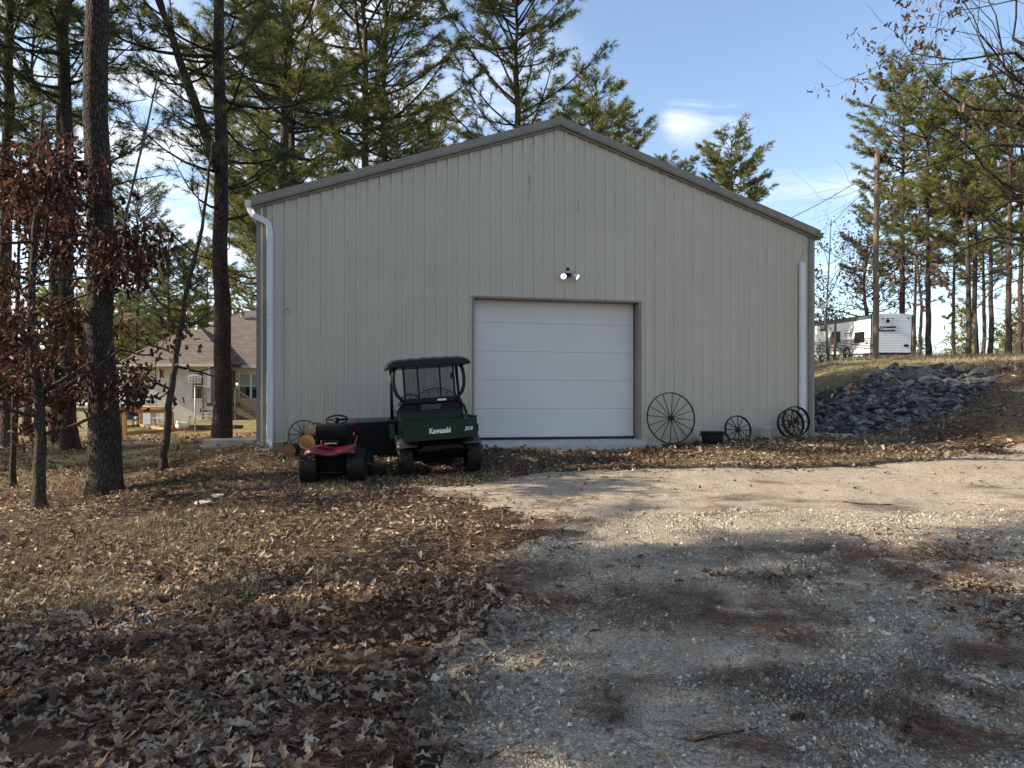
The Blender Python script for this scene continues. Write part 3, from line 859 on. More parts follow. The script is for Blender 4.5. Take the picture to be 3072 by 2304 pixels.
def add_tufts(mb, pos, dirs, n=20, length=.19, width=.007, r=None, spread=(.15, 1.45), tone=None):
    """brushes of needles: each needle one slim triangle"""
    r = r or rng
    pos = np.asarray(pos, float); dirs = np.asarray(dirs, float); N = len(pos)
    if N == 0: return
    d, u, w = frame_of(dirs)
    th = r.uniform(spread[0], spread[1], (N, n)); ph = r.uniform(0, 2 * PI, (N, n))
    nd = np.cos(th)[..., None] * d[:, None] + np.sin(th)[..., None] * (np.cos(ph)[..., None] * u[:, None] + np.sin(ph)[..., None] * w[:, None])
    L = length * r.uniform(.7, 1.15, (N, n))
    base = pos[:, None] - d[:, None] * (r.uniform(0, .10, (N, n)) * length / .19)[..., None]
    side = np.cross(nd, r.normal(size=(N, n, 3))); side /= (np.linalg.norm(side, axis=-1, keepdims=True) + 1e-9)
    tip = base + nd * L[..., None]; tip[..., 2] -= .12 * L
    v = np.stack([base - side * width / 2, base + side * width / 2, tip], 2).reshape(-1, 3)
    t = np.arange(len(v)).reshape(-1, 3)
    tn = (r.random(N) if tone is None else tone)
    rv = np.clip(tn[:, None] * .75 + r.random((N, n)) * .3 - .02, 0, 1)
    mb.add(v, None, t, np.repeat(rv.ravel(), 3))

def make_pine(seed, H=19.0, r0=.2, lo=.45, cw=2.8, per=3.6, dens=1.0, step=.55, tn=18, tl=.2, tw=.008, lean=(0, 0), fork=None, dead=6, sides=12, flare=1.35, up=(-.12, .95), zvis=None):
    """returns (trunk mesh builder, crown mesh builder)"""
    r = np.random.default_rng(seed)
    wood = MB(); crown = MB()
    m = 26
    tt = np.linspace(0, 1, m)
    wob = np.cumsum(r.normal(0, .035, (m, 2)), 0) * H / 20
    wob -= wob[0]
    path = np.stack([wob[:, 0] + lean[0] * H * tt ** 1.3, wob[:, 1] + lean[1] * H * tt ** 1.3, tt * H], 1)
    rad = r0 * (1 - .9 * tt ** 1.15) + .012
    rad[0] *= flare; rad[1] *= 1 + (flare - 1) * .25
    path = np.vstack([path[0] - (0, 0, .4), path[0] + (0, 0, 0), path[0] * .7 + path[1] * .3, path[1:]])
    rad = np.concatenate([[rad[0] * 1.12, rad[0], (rad[0] + rad[1] * 1.4) / 2.4], rad[1:]])
    wood.tube(path, rad, sides)
    def axis_at(pth, z):
        return np.array([np.interp(z, pth[:, 2], pth[:, k]) for k in range(3)])
    axes = [(path, lo * H, H, 1.0)]
    if fork:
        fz, fdx, fdy, fh = fork
        p0 = axis_at(path, fz); k = np.linspace(0, 1, 9)
        fp = np.stack([p0[0] + fdx * k ** .85, p0[1] + fdy * k ** .85, p0[2] + fh * k], 1)
        fp[1:, :2] += r.normal(0, .05, (8, 2))
        rr = np.interp(fz, path[:, 2], rad)
        wood.tube(fp, rr * .8 * (1 - .85 * k) + .012, 9)
        axes.append((fp, fz + 1.0, fz + fh, .75))
    P = []; D = []; TN = []
    for (pth, z0, z1, sc) in axes:
        z = z0
        ph0 = r.uniform(0, 6.28)
        while z < z1:
            f = (z - z0) / (z1 - z0 + 1e-6)
            shape = (.62 + .5 * math.sin(min(1, f * 1.6) * PI / 2)) if f < .45 else 1.1 * math.sqrt(max(0, 1 - ((f - .42) / .60) ** 2))
            nb = max(1, int(r.poisson(per * .88)))
            for b in range(nb):
                L = cw * sc * max(.22, shape) * r.uniform(.55, 1.12)
                az = ph0 + b * 2 * PI / nb + r.normal(0, .35)
                el = r.uniform(*up) * .8 + .40 * f ** 1.5
                hd = np.array([math.cos(az), math.sin(az), 0])
                p0 = axis_at(pth, min(max(z + r.normal(0, .32), z0 - .3), z1 - .02))
                k = np.linspace(0, 1, 6)[:, None]
                bend = r.normal(0, .12)
                bp = p0 + hd * L * k * math.cos(el) + np.array([-hd[1], hd[0], 0]) * bend * L * k ** 2 + np.array([0, 0, 1.0]) * L * (math.sin(el) * k + .07 * k ** 2 - .16 * np.sin(k * PI) * (1 - f))
                br = (.012 + .013 * L) * (1 - .8 * k[:, 0])
                wood.tube(bp, br, 4, cap=False)
                nt = max(4, int(L * 5.4 * dens))
                for s in range(nt):
                    q = 1 - .60 * r.random() ** 1.35 if s else 1.0
                    pp = np.array([np.interp(q, k[:, 0], bp[:, j]) for j in range(3)])
                    tl_ = r.uniform(.25, .8) * (1.15 - .55 * q) * min(1.2, .45 + L * .3)
                    sd = 1 if s % 2 else -1
                    a2 = az + sd * r.uniform(.4, 1.15) if s else az
                    td = np.array([math.cos(a2), math.sin(a2), r.uniform(-.05, .8)]); td /= np.linalg.norm(td)
                    e = pp + td * tl_
                    wood.tube([pp, (pp + e) / 2 + (0, 0, -.02), e], [.010, .007, .005], 3, cap=False)
                    c = max(1, int(tl_ / .17))
                    for g in range(c):
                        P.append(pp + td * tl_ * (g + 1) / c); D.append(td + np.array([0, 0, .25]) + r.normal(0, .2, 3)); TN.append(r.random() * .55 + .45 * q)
            z += step * r.uniform(.45, 1.55); ph0 += 2.4
    for _ in range(dead):                    # dead stubs and twigs below the crown
        z = r.uniform(.12, max(.2, lo)) * H; az = r.uniform(0, 6.28); p0 = axis_at(path, z); L = r.uniform(.3, 1.5)
        e = p0 + np.array([math.cos(az), math.sin(az), r.uniform(-.1, .35)]) * L
        mid_ = (p0 + e) / 2 + r.normal(0, .06, 3)
        wood.tube([p0, mid_, e], [.020, .012, .004], 5, cap=False)
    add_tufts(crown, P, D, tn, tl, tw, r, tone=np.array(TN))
    return wood, crown

PROTO = {}
def pine_proto(key, **kw):
    w, c = make_pine(**kw)
    PROTO[key] = (w.mesh('trunk', True), c.mesh('crown'))
def tree_obj(name, key, loc, label, rz=0.0, sc=1.0, group=None, bark='pinebark_far', leaf='needles', sz=None):
    wm, cmesh = PROTO[key]
    root = tag(empty(name, loc, rz), label, 'tree', group)
    root.scale = (sc, sc, sz or sc)
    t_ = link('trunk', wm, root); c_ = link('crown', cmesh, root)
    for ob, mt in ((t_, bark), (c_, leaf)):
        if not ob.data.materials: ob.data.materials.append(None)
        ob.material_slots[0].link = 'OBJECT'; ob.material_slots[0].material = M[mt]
    return root

NEAR = dict(tn=30, tl=.22, tw=.010)
MIDD = dict(tn=20, tl=.27, tw=.018)
FAR = dict(tn=14, tl=.34, tw=.032, sides=8)
pine_proto('near_bare', seed=3, H=21, r0=.205, lo=.50, cw=2.6, dead=9, sides=20, lean=(-.004, .0), **MIDD)
pine_proto('forked', seed=12, H=17.5, r0=.2, lo=.285, cw=3.0, per=3.4, dens=1.15, step=.5, dead=7, fork=(6.6, -2.6, .3, 7.2), lean=(-.006, 0), sides=16, **NEAR)
pine_proto('mid_a', seed=21, H=19, r0=.18, lo=.30, cw=3.1, per=3.4, dens=1.1, step=.55, **MIDD)
pine_proto('mid_b', seed=22, H=18, r0=.15, lo=.36, cw=2.6, per=3.2, dens=1.1, step=.5, **MIDD)
pine_proto('mid_c', seed=23, H=21, r0=.2, lo=.42, cw=3.3, per=3.6, dens=1.1, step=.55, **MIDD)
pine_proto('full_a', seed=31, H=21, r0=.2, lo=.26, cw=4.1, per=4.4, dens=1.2, step=.5, **MIDD)
pine_proto('full_b', seed=32, H=20, r0=.19, lo=.30, cw=3.5, per=4.2, dens=1.2, step=.48, **MIDD)
pine_proto('far_a', seed=41, H=18, r0=.17, lo=.34, cw=3.2, per=3.4, dens=1.15, step=.6, up=(-.15, .8), **FAR)
pine_proto('far_b', seed=42, H=17, r0=.15, lo=.40, cw=2.9, per=3.4, dens=1.15, step=.6, up=(-.15, .8), **FAR)
pine_proto('far_c', seed=43, H=22, r0=.22, lo=.36, cw=4.2, per=4.2, dens=1.2, step=.5, **FAR)
pine_proto('dome', seed=44, H=20, r0=.2, lo=.42, cw=3.9, per=5.0, dens=1.3, step=.42, **FAR)

def put(key, ox, d, label, name='pine_tree', rz=None, sc=1.0, group='pine trees', **kw):
    x, y, z = gpt(ox * 3072 / 2212, d)
    return tree_obj(name, key, (x, y, z - .03), label, random.uniform(0, 6.28) if rz is None else rz, sc, group, **kw)

put('near_bare', 226, 11.0, 'thickest pine trunk at the left, bare and dark up to the top of the picture', rz=0, bark='pinebark')
put('forked', 478, 17.0, 'forked pine standing nearest to the left corner of the workshop', rz=0, bark='pinebark')
put('mid_a', 153, 18.0, 'pine with wide base just left of the thickest trunk', rz=1.0, bark='pinebark')
put('mid_b', 118, 20.5, 'slimmer pine between the red oak sapling and the wide based pine', rz=2.2, bark='pinebark')
put('mid_c', 18, 19.5, 'pine with pale left edge at the far left of the picture', rz=4.0, sc=.95)
put('mid_b', 60, 29, 'pine trunk behind the red oak leaves at the far left', rz=.7)
put('full_a', 300, 66, 'pine with leafy crown rising behind the thickest trunk', rz=3.4)
put('full_b', 365, 63, 'pine behind the thin leaning tree in front of the house', rz=5.1, sc=.8)
put('full_a', 598, 26.5, 'dense pine rising behind the left eave of the workshop', rz=1.3, sc=1.1, leaf='needles_lit')
put('full_b', 628, 29, 'dense pine right behind the left slope near the eave', rz=2.9, sc=1.1)
put('full_b', 572, 33, 'pine with crown left of the workshop eave, beyond the forked pine', rz=.2, sc=.92, leaf='needles_lit')
put('full_a', 803, 33, 'left trunk of the two close pines rising above the left roof slope', rz=4.4, sc=1.2, leaf='needles_lit')
put('mid_c', 827, 34.5, 'right trunk of the two close pines rising above the left roof slope', rz=.9, sc=1.15, leaf='needles_lit')
put('full_b', 858, 38, 'third pine right of the close pair above the left roof slope', rz=5.6, sc=.85, leaf='needles_lit')
put('full_a', 935, 47, 'yellow green lower pine between the close pair and the big pine', rz=2.0, sc=.93, leaf='needles_lit')
put('full_a', 1122, 36, 'big pine standing alone left of the roof peak', rz=3.0, sc=1.13, leaf='needles_lit')
put('dome', 1288, 48, 'round topped pine just right of the roof peak', rz=1.0, sc=1.0, leaf='needles_lit')
put('dome', 1352, 45, 'pine top low over the right roof slope beside the round topped pine', rz=3.2, sc=.72, leaf='needles_lit')
put('dome', 1440, 60, 'smallest pine top showing over the right roof slope', rz=5.0, sc=.9)
put('dome', 1585, 45, 'yellow green round pine over the right roof slope near the wire', rz=2.1, sc=.72, leaf='needles_lit')
put('full_b', 1010, 60, 'far pine crown filling the gap left of the big pine', rz=4.1, sc=1.0, leaf='needles_lit')
put('far_c', 1950, 53, 'tallest pine on the right, behind the trailer and the utility pole', rz=1.2, sc=.98, leaf='needles_lit')
put('far_a', 2007, 46, 'pine trunk immediately right of the white trailer', rz=.4, leaf='needles_lit')
put('far_b', 2092, 44, 'left trunk of the close pair of pines beyond the rocks', rz=2.6, leaf='needles_lit')
put('far_a', 2108, 46, 'right trunk of the close pair of pines beyond the rocks', rz=5.2, sc=.95, leaf='needles_lit')
put('far_b', 2140, 50, 'thin pine between the close pair and the stout right hand pine', rz=1.8, sc=1.05, leaf='needles_lit')
put('far_a', 2178, 41, 'stout pine near the right edge of the picture', rz=3.9, sc=.95, leaf='needles_lit')
put('far_b', 2204, 44, 'pine trunk at the very right edge of the picture', rz=.9, leaf='needles_lit')
put('far_a', 2060, 60, 'thin distant pine behind the gap right of the trailer', rz=4.6, sc=.9, leaf='needles_lit')
put('far_a', 2125, 64, 'distant pine crown behind the close pair of pines', rz=1.5, sc=1.0, leaf='needles_lit')
put('far_b', 1975, 64, 'distant pine directly behind the right end of the trailer', rz=.1, sc=1.0, leaf='needles_lit')
put('far_a', 1895, 60, 'pine standing behind the trailer, left of the tallest pine', rz=2.2, sc=.85)
put('far_a', 400, 64, 'sunlit pine beyond the house, left of its roof slope', rz=1.1, sc=.8, leaf='needles_lit')
put('far_c', 445, 70, 'sunlit pine showing over the middle of the house roof', rz=2.4, sc=.72, leaf='needles_lit')
put('far_c', 540, 75, 'pine top peeping over the house ridge beside the workshop', rz=3.9, sc=.60, leaf='needles_lit')
put('far_a', 330, 75, 'distant pine behind the left end of the house', rz=.3, sc=.9)
# pines to the left of the picture whose crowns shade the yard
OFF = [(-15.0, -1.8, 'full_a', .3), (-13.2, 1.2, 'full_b', 1.7), (-11.8, 2.4, 'full_a', .8), (-12.0, -.8, 'full_b', 2.9), (-13.6, 3.2, 'full_b', 4.4), (-11.5, -3.6, 'full_a', 3.6), (-13.5, -6.5, 'full_a', 2.2), (-16, 14.0, 'full_b', 5.0), (-24, 14.5, 'full_b', 2.0), (-28, 15, 'full_a', 1.0)]
for i, (x, y, k, rz) in enumerate(OFF):
    tree_obj('pine_tree', k, (x, y, gz(x, y) - .03), 'pine standing left of the picture, shading the yard', rz, 1.0 if y < -.5 or y > 10 else 1.14, 'pines outside the picture on the left')

# leafy and bare hardwoods
def leaf_shape(n=7, lobes=True, curl=.25, seed=0, wide=.5):
    """lobed oak leaf of unit length: mid rib plus two edges"""
    r = np.random.default_rng(seed)
    ts = np.linspace(0, 1, n); v = []; q = []
    bend = r.uniform(-.5, .5) * curl; cup = r.uniform(.2, 1.0) * curl; tw = r.uniform(-.6, .6) * curl
    for i, t_ in enumerate(ts):
        w = wide * .5 * math.sin(PI * min(1, t_ * .92 + .06)) ** .7
        if lobes: w *= 1.0 if i % 2 else .42
        w = max(w, .012)
        z = bend * (t_ - .5) ** 2 * 2 + .06 * curl * r.normal()
        sw = .10 if (lobes and i % 2) else 0.0
        v += [(t_, 0, z), (t_ + sw, w, z + cup * w * 1.2 + tw * w), (t_ + sw, -w * r.uniform(.8, 1.15), z + cup * w * 1.2 - tw * w)]
    for i in range(n - 1):
        a = 3 * i; q += [(a, a + 3, a + 4, a + 1), (a, a + 2, a + 5, a + 3)]
    return np.array(v), np.array(q)
def rot_mats(yaw, pitch, roll):
    cy, sy, cp, sp, cr, sr = np.cos(yaw), np.sin(yaw), np.cos(pitch), np.sin(pitch), np.cos(roll), np.sin(roll)
    R = np.empty((len(yaw), 3, 3))
    R[:, 0, 0] = cy * cp; R[:, 0, 1] = cy * sp * sr - sy * cr; R[:, 0, 2] = cy * sp * cr + sy * sr
    R[:, 1, 0] = sy * cp; R[:, 1, 1] = sy * sp * sr + cy * cr; R[:, 1, 2] = sy * sp * cr - cy * sr
    R[:, 2, 0] = -sp; R[:, 2, 1] = cp * sr; R[:, 2, 2] = cp * cr
    return R
def scatter(mb, variants, pos, R, s, rnd):
    pos = np.asarray(pos, float); s = np.asarray(s, float)
    if s.ndim == 1: s = s[:, None].repeat(3, 1)
    vid = rng.integers(0, len(variants), len(pos))
    for k, (v, f) in enumerate(variants):
        sel = np.where(vid == k)[0]
        if len(sel) == 0: continue
        vv = np.einsum('nij,nkj->nki', R[sel], v[None] * s[sel][:, None]) + pos[sel][:, None]
        ff = (f[None] + (np.arange(len(sel)) * len(v))[:, None, None]).reshape(-1, f.shape[1])
        rr = np.repeat(rnd[sel], len(v))
        if f.shape[1] == 4: mb.add(vv.reshape(-1, 3), ff, None, rr)
        else: mb.add(vv.reshape(-1, 3), None, ff, rr)
LEAF5 = [leaf_shape(5, True, .8, s, .42 + .03 * s) for s in range(10)]
LEAF6 = [leaf_shape(6, True, .75, s, .40 + .025 * (s - 60)) for s in range(60, 70)]
LEAF4 = [leaf_shape(4, True, .9, s, .48) for s in range(40, 48)]
LEAF7 = [leaf_shape(8, True, .6, s) for s in range(20, 28)]

def add_leaves(mb, P, r, n=4, size=.11, jit=.12, droop=.5):
    P = np.asarray(P, float)
    if len(P) == 0: return
    pos = np.repeat(P, n, 0) + r.normal(0, jit, (len(P) * n, 3)); N = len(pos)
    R = rot_mats(r.uniform(0, 2 * PI, N), r.normal(droop, .6, N), r.normal(0, .8, N))
    tone = np.repeat(r.random(len(P)), n) * .6 + r.random(N) * .4
    scatter(mb, LEAF5, pos, R, size * r.uniform(.6, 1.25, N), tone)

def grow(wood, tips, r, p, d, L, rad, depth, spread=.6, upb=.12, fork=(2, 3), seglen=5, wander=.14, keep=.72):
    """recursive hardwood limb; collects twig ends"""
    pts = [np.array(p, float)]; d = np.array(d, float); d /= np.linalg.norm(d)
    for i in range(seglen):
        d = d + r.normal(0, wander, 3) + np.array([0, 0, upb * .3]); d /= np.linalg.norm(d)
        pts.append(pts[-1] + d * L / seglen)
    rr = np.linspace(rad, rad * .55, len(pts))
    wood.tube(pts, rr, max(3, min(8, int(3 + rad * 90))), cap=False)
    if depth == 0:
        tips.append(pts[-1]); tips.append(pts[len(pts) // 2]); return
    nb = r.integers(fork[0], fork[1] + 1)
    for k in range(nb):
        i = len(pts) - 1 if k == 0 else r.integers(2, len(pts))
        nd = d + r.normal(0, spread, 3) + np.array([0, 0, upb])
        grow(wood, tips, r, pts[i], nd, L * keep * r.uniform(.75, 1.15), rr[i] * (.8 if k == 0 else .6), depth - 1, spread, upb, fork, seglen, wander, keep)

def hardwood(name, loc, label, seed, trunk, r0, limbs, leafmat, bark='oakbark', leaves=3, size=.11, jit=.13, depth=3, group=None, leaf_frac=1.0, droop=.5, zmin=None, zmax=None):
    """trunk: list of points; limbs: (height fraction, direction, length)"""
    r = np.random.default_rng(seed)
    root = tag(empty(name, loc), label, 'tree', group)
    wood = MB(); tips = []
    tp = np.array(trunk, float); k = np.linspace(0, 1, len(tp))
    kk = np.linspace(0, 1, max(12, len(tp) * 5)); path = np.stack([np.interp(kk, k, tp[:, j]) for j in range(3)], 1)
    path[1:-1, :2] += r.normal(0, r0 * .12, (len(path) - 2, 2))
    rad = r0 * (1 - .75 * kk); rad[0] *= 1.4
    path = np.vstack([path[0] - (0, 0, .35), path]); rad = np.concatenate([[rad[0] * 1.1], rad])
    wood.tube(path, rad, 12)
    for f, dr, L in limbs:
        p = np.array([np.interp(f, kk, path[1:, j]) for j in range(3)])
        rb = np.interp(f, kk, rad[1:]) * .55
        grow(wood, tips, r, p, dr, L, min(rb, .02 + .012 * L), depth if L > 1.2 else max(1, depth - 1))
    wood.build('trunk', M[bark], root, True)
    if leaves:
        tips = np.array(tips)
        if leaf_frac < 1: 
            cl = fbm(tips[:, 0] * .9, tips[:, 2] * .9, seed, 2); tips = tips[cl > np.quantile(cl, 1 - leaf_frac)]
        cr_ = MB(); add_leaves(cr_, tips, r, leaves, size, jit, droop); cr_.build('crown', M[leafmat], root)
    return root

def ring_limbs(r, n, f0, f1, l0, l1, el=(.0, .5)):
    out = []
    for i in range(n):
        az = i * 2.4 + r.uniform(-.4, .4); f = f0 + (f1 - f0) * (i + r.uniform(0, 1)) / n; e = r.uniform(*el)
        out.append((f, (math.cos(az) * math.cos(e), math.sin(az) * math.cos(e), math.sin(e)), r.uniform(l0, l1) * (1.15 - .6 * (f - f0) / (f1 - f0 + 1e-6))))
    return out
rr_ = np.random.default_rng(5)
x, y, z = gpt(85 * 1.3888, 10.0)
hardwood('oak_tree', (x, y, z), 'young oak with red brown leaves standing in front at the far left', 61, [(0, 0, 0), (.0, .02, 1.2), (-.12, 0, 2.6), (-.08, .05, 4.2), (.05, 0, 5.6)], .085,
         ring_limbs(rr_, 34, .2, .99, .65, 1.4, (-.1, .5)), 'redleaf', leaves=30, size=.135, jit=.17, depth=2, droop=.9, leaf_frac=.66)
x, y, z = gpt(28 * 1.3888, 12.6)
hardwood('oak_tree', (x, y, z), 'slender oak with red leaves at the left edge behind the front oak', 62, [(0, 0, 0), (.02, .02, 2), (.1, 0, 4), (.1, .05, 5.4)], .05,
         ring_limbs(rr_, 22, .2, .98, .7, 1.4, (-.1, .5)), 'redleaf', leaves=26, size=.13, jit=.17, depth=2, droop=.9, leaf_frac=.66)
x, y, z = gpt(350 * 1.3888, 13.2)
hardwood('bare_tree', (x, y, z), 'thin leaning bare tree in front of the house', 63, [(0, 0, 0), (.10, 0, 1.0), (.22, .05, 2.1), (.42, .05, 3.3), (.75, .0, 4.6), (.95, 0, 6.2)], .075,
         [(.30, (-.8, -.2, .1), .7), (.38, (.9, .4, -.05), .7), (.42, (-.9, .2, .2), .9), (.5, (.8, .4, .3), .65), (.55, (-1, 0, .3), .9), (.62, (.6, .3, .6), .6), (.72, (-.8, -.2, .6), .9), (.8, (-.3, .3, .9), .7), (.9, (-.5, .1, .8), .8), (.97, (-.3, -.1, 1), .8)],
         'redleaf', leaves=2, size=.10, jit=.08, depth=2, leaf_frac=.10)
x, y, z = gpt(33 * 1.3888, 18.2)
hardwood('bare_tree', (x, y, z), 'thin bare sapling beside the pale edged pine at the far left', 64, [(0, 0, 0), (.05, 0, 2), (0, 0, 4.5)], .055, ring_limbs(rr_, 8, .35, .98, .6, 1.3), 'redleaf', leaves=0, depth=2)
# bare grey limbs behind the trunks at the left
x, y, z = gpt(214 * 1.3888, 14.5)
hardwood('bare_tree', (x, y, z), 'grey bare tree whose limbs cross the sky between the left pines', 65, [(0, 0, 0), (.0, 0, 2.5), (.35, .1, 4.5), (1.2, 0, 8)], .06,
         ring_limbs(rr_, 14, .4, .98, .8, 1.3, (.2, .9)), 'redleaf', bark='greybark', leaves=0, depth=3)
# dark leaved oak by the trailer and bare saplings right of the workshop
x, y, z = gpt(1868 * 1.3888, 53)
hardwood('oak_tree', (x, y, z), 'dark leaved oak behind the trailer roof', 66, [(0, 0, 0), (.2, 0, 3), (0, .2, 6), (.3, 0, 9.5)], .2,
         ring_limbs(rr_, 20, .22, .98, 2.2, 3.8, (-.1, .5)), 'redleaf', leaves=7, size=.26, jit=.35, depth=2)
x, y, z = gpt(1770 * 1.3888, 56)
hardwood('oak_tree', (x, y, z), 'low dark red oak showing over the trailer roof beside the workshop', 67, [(0, 0, 0), (.2, 0, 2), (0, .2, 4.4)], .14,
         ring_limbs(rr_, 12, .3, .98, 1.4, 2.2, (-.1, .5)), 'redleaf', leaves=7, size=.24, jit=.3, depth=2)
x, y, z = gpt(1788 * 1.3888, 40)
hardwood('bare_tree', (x, y, z), 'bare twiggy sapling in front of the trailer beside the workshop corner', 68, [(0, 0, 0), (-.1, 0, 2.5), (.1, .1, 5), (.2, 0, 8)], .07,
         ring_limbs(rr_, 13, .3, .98, 1.4, 2.6, (.3, .9)), 'redleaf', bark='greybark', leaves=1, size=.14, depth=3, leaf_frac=.25)
x, y, z = gpt(1985 * 1.3888, 50)
hardwood('bare_tree', (x, y, z), 'pale bare tree between the trailer and the pines', 69, [(0, 0, 0), (.2, 0, 4), (-.2, .1, 8), (.3, 0, 13)], .12,
         ring_limbs(rr_, 14, .4, .98, 2.0, 3.6, (.3, .9)), 'brownleaf', bark='greybark', leaves=2, size=.2, depth=3, leaf_frac=.2)
# oak just outside the right edge, its limbs reaching into the picture
x, y = 11.6, 12.6
hardwood('oak_tree', (x, y, gz(x, y)), 'oak limbs with sparse brown leaves reaching in at the upper right', 71, [(0, 0, 0), (-.1, 0, 2.5), (.0, .1, 5), (-.2, 0, 8), (-.1, 0, 11)], .2,
         [(0.27, (-.95, -0.24, 0.05), 2.30), (0.29, (-.95, 0.09, 0.08), 2.05), (0.31, (-.95, -0.44, 0.15), 2.21), (0.33, (-.95, -0.24, 0.20), 2.38), (0.35, (-.95, 0.30, 0.03), 2.51), (0.36, (-.95, -0.31, 0.08), 2.69), (0.38, (-.95, 0.02, 0.12), 2.54), (0.40, (-.95, -0.39, 0.12), 2.47), (0.42, (-.95, -0.18, -0.11), 2.69), (0.44, (-.95, -0.02, 0.11), 2.70), (0.46, (-.95, 0.19, 0.17), 2.32), (0.48, (-.95, 0.27, 0.02), 2.75), (0.50, (-.95, 0.34, -0.09), 2.11), (0.52, (-.95, -0.25, 0.19), 2.35), (0.54, (-.95, 0.11, -0.02), 2.41), (0.55, (-.95, -0.10, -0.01), 2.47), (0.57, (-.95, 0.08, 0.17), 2.55), (0.59, (-.95, 0.39, 0.15), 2.79), (0.61, (-.95, 0.15, -0.07), 2.69), (0.63, (-.95, 0.42, 0.17), 2.46), (.5, (.9, .2, .3), 2.0), (.65, (.8, -.3, .4), 2.2), (.75, (-.4, .8, .5), 2.2), (.85, (.2, -.8, .6), 2.0)],
         'brownleaf', leaves=4, size=.125, jit=.10, depth=3, leaf_frac=.38, droop=.9)

# the far wood that closes the view
mb = MB(); mbt = MB()
def wood_band(mbx, n, xr, yr, hr, seed, zoff=0):
    r = np.random.default_rng(seed)
    xs_ = r.uniform(*xr, n); ys_ = r.uniform(*yr, n)
    for xx_, yy_ in zip(xs_, ys_):
        h = r.uniform(*hr); zz_ = gz(xx_, yy_) + zoff
        k = int(26 * h / 6)
        t_ = r.uniform(.12, 1, k); rad_ = (.9 - .55 * t_) * h * .26
        a_ = r.uniform(0, 6.28, k)
        pos = np.stack([xx_ + np.cos(a_) * rad_ * r.uniform(.3, 1, k), yy_ + np.sin(a_) * rad_, zz_ + t_ * h], 1)
        add_tufts(mbx, pos, np.stack([np.cos(a_), np.sin(a_), np.full(k, .6)], 1), 7, h * .12, h * .022, r, tone=np.full(k, r.random()))
wood_band(mb, 70, (30, 95), (80, 130), (5, 10), 1)
wood_band(mb, 50, (-20, 40), (95, 140), (10, 17), 2)
wood_band(mb, 110, (-120, -22), (85, 140), (9, 18), 3)
tag(mb.build('far_woods', M['needles_lit']), 'distant green woods along the horizon', 'woods', kind='stuff')
mb = MB()
wood_band(mb, 110, (-110, -20), (70, 110), (4, 11), 4)
wood_band(mb, 60, (30, 80), (62, 85), (1.5, 3.5), 5)
tag(mb.build('far_brush', M['brownleaf']), 'brown leafless brush at the edge of the far woods', 'brush', kind='stuff')

# ------------------------------------------------------------------ wheels leaning on the wall
def wagon_wheel(label, px, py, d, R, n, rim_w, rim_t, hub_r, spoke_r, lean=.14, rot=0.0, group='old iron wheels leaning on the workshop'):
    """px, py: its middle in the photograph; it leans back on the wall"""
    c = Vector(at(px, py, d))
    root = tag(empty('wagon_wheel', (c.x, c.y, c.z), BANG, -lean), label, 'wheel', group)
    rim = MB()
    a = np.arange(56) * 2 * PI / 56
    prof = [(R - rim_t, -rim_w / 2), (R, -rim_w / 2), (R, rim_w / 2), (R - rim_t, rim_w / 2)]
    rim.lathe(prof, 56, Rx(PI / 2), close=True)
    rim.build('rim', M['iron'], root)
    MB().lathe([(0, -hub_r * .9), (hub_r * .55, -hub_r * .9), (hub_r * .6, -hub_r * .5), (hub_r, -hub_r * .45), (hub_r, hub_r * .45), (hub_r * .6, hub_r * .5), (hub_r * .55, hub_r * .9), (0, hub_r * .9)], 16, Rx(PI / 2)).build('hub', M['iron'], root)
    sp = MB().cyl((0, 0, hub_r * .8), (0, 0, R - rim_t * .5), spoke_r, 6, spoke_r * .85).mesh('spoke', True)
    sp.materials.append(M['iron'])
    for k in range(n):
        o = link('spoke', sp, root); o.rotation_euler = (0, rot + k * 2 * PI / n, 0)
        o.location = (0, (.25 if k % 2 else -.25) * hub_r, 0)
    return root
wagon_wheel('largest iron wheel, sixteen thin spokes, right of the garage door', 2013, 1254, 15.25, .555, 16, .035, .020, .062, .0095, .12, .1)
wagon_wheel('medium iron wheel between the black kettle and the plastic bucket', 2214, 1289, 15.62, .315, 12, .055, .022, .055, .011, .18, .05)
wagon_wheel('front wheel of the pair of wide rimmed iron wheels by the right downspout', 2372, 1271, 15.85, .325, 10, .085, .016, .05, .012, .16, .2)
wagon_wheel('rear wheel of the pair of wide rimmed iron wheels by the right downspout', 2388, 1263, 16.02, .335, 10, .085, .016, .05, .012, .14, .35)
wagon_wheel('iron wheel leaning behind the cut logs at the left corner', 911, 1304, 13.72, .287, 12, .04, .018, .04, .009, .12, .02)
wagon_wheel('iron wheel half hidden behind the green utility vehicle', 1314, 1249, 14.42, .59, 16, .035, .020, .062, .0095, .10, .0)

# ------------------------------------------------------------------ kettle, bucket, logs, block
c = gpt(2137, 15.15)
k_ = tag(empty('iron_kettle', (c[0], c[1], c[2] - .02), BANG), 'black cast iron kettle between the largest and the medium wheel', 'kettle')
MB().lathe([(0, .012), (.12, .015), (.19, .05), (.222, .13), (.232, .22), (.245, .275), (.262, .29), (.262, .305), (.245, .305), (.225, .22), (.205, .12), (.12, .05), (0, .045)], 36).build('pot', M['castiron'], k_, True)
for s_ in (-1, 1):
    MB().tube([(s_ * .235, -.035, .25), (s_ * .285, -.03, .24), (s_ * .298, 0, .215), (s_ * .285, .03, .24), (s_ * .235, .035, .25)], .009, 8).build('handle', M['castiron'], k_, True)
for a_ in (0.5, 2.6, 4.7):
    MB().tube([(math.cos(a_) * .15, math.sin(a_) * .15, .05), (math.cos(a_) * .17, math.sin(a_) * .17, -.03)], .018, 7).build('foot', M['castiron'], k_, True)
c = gpt(2297, 15.75)
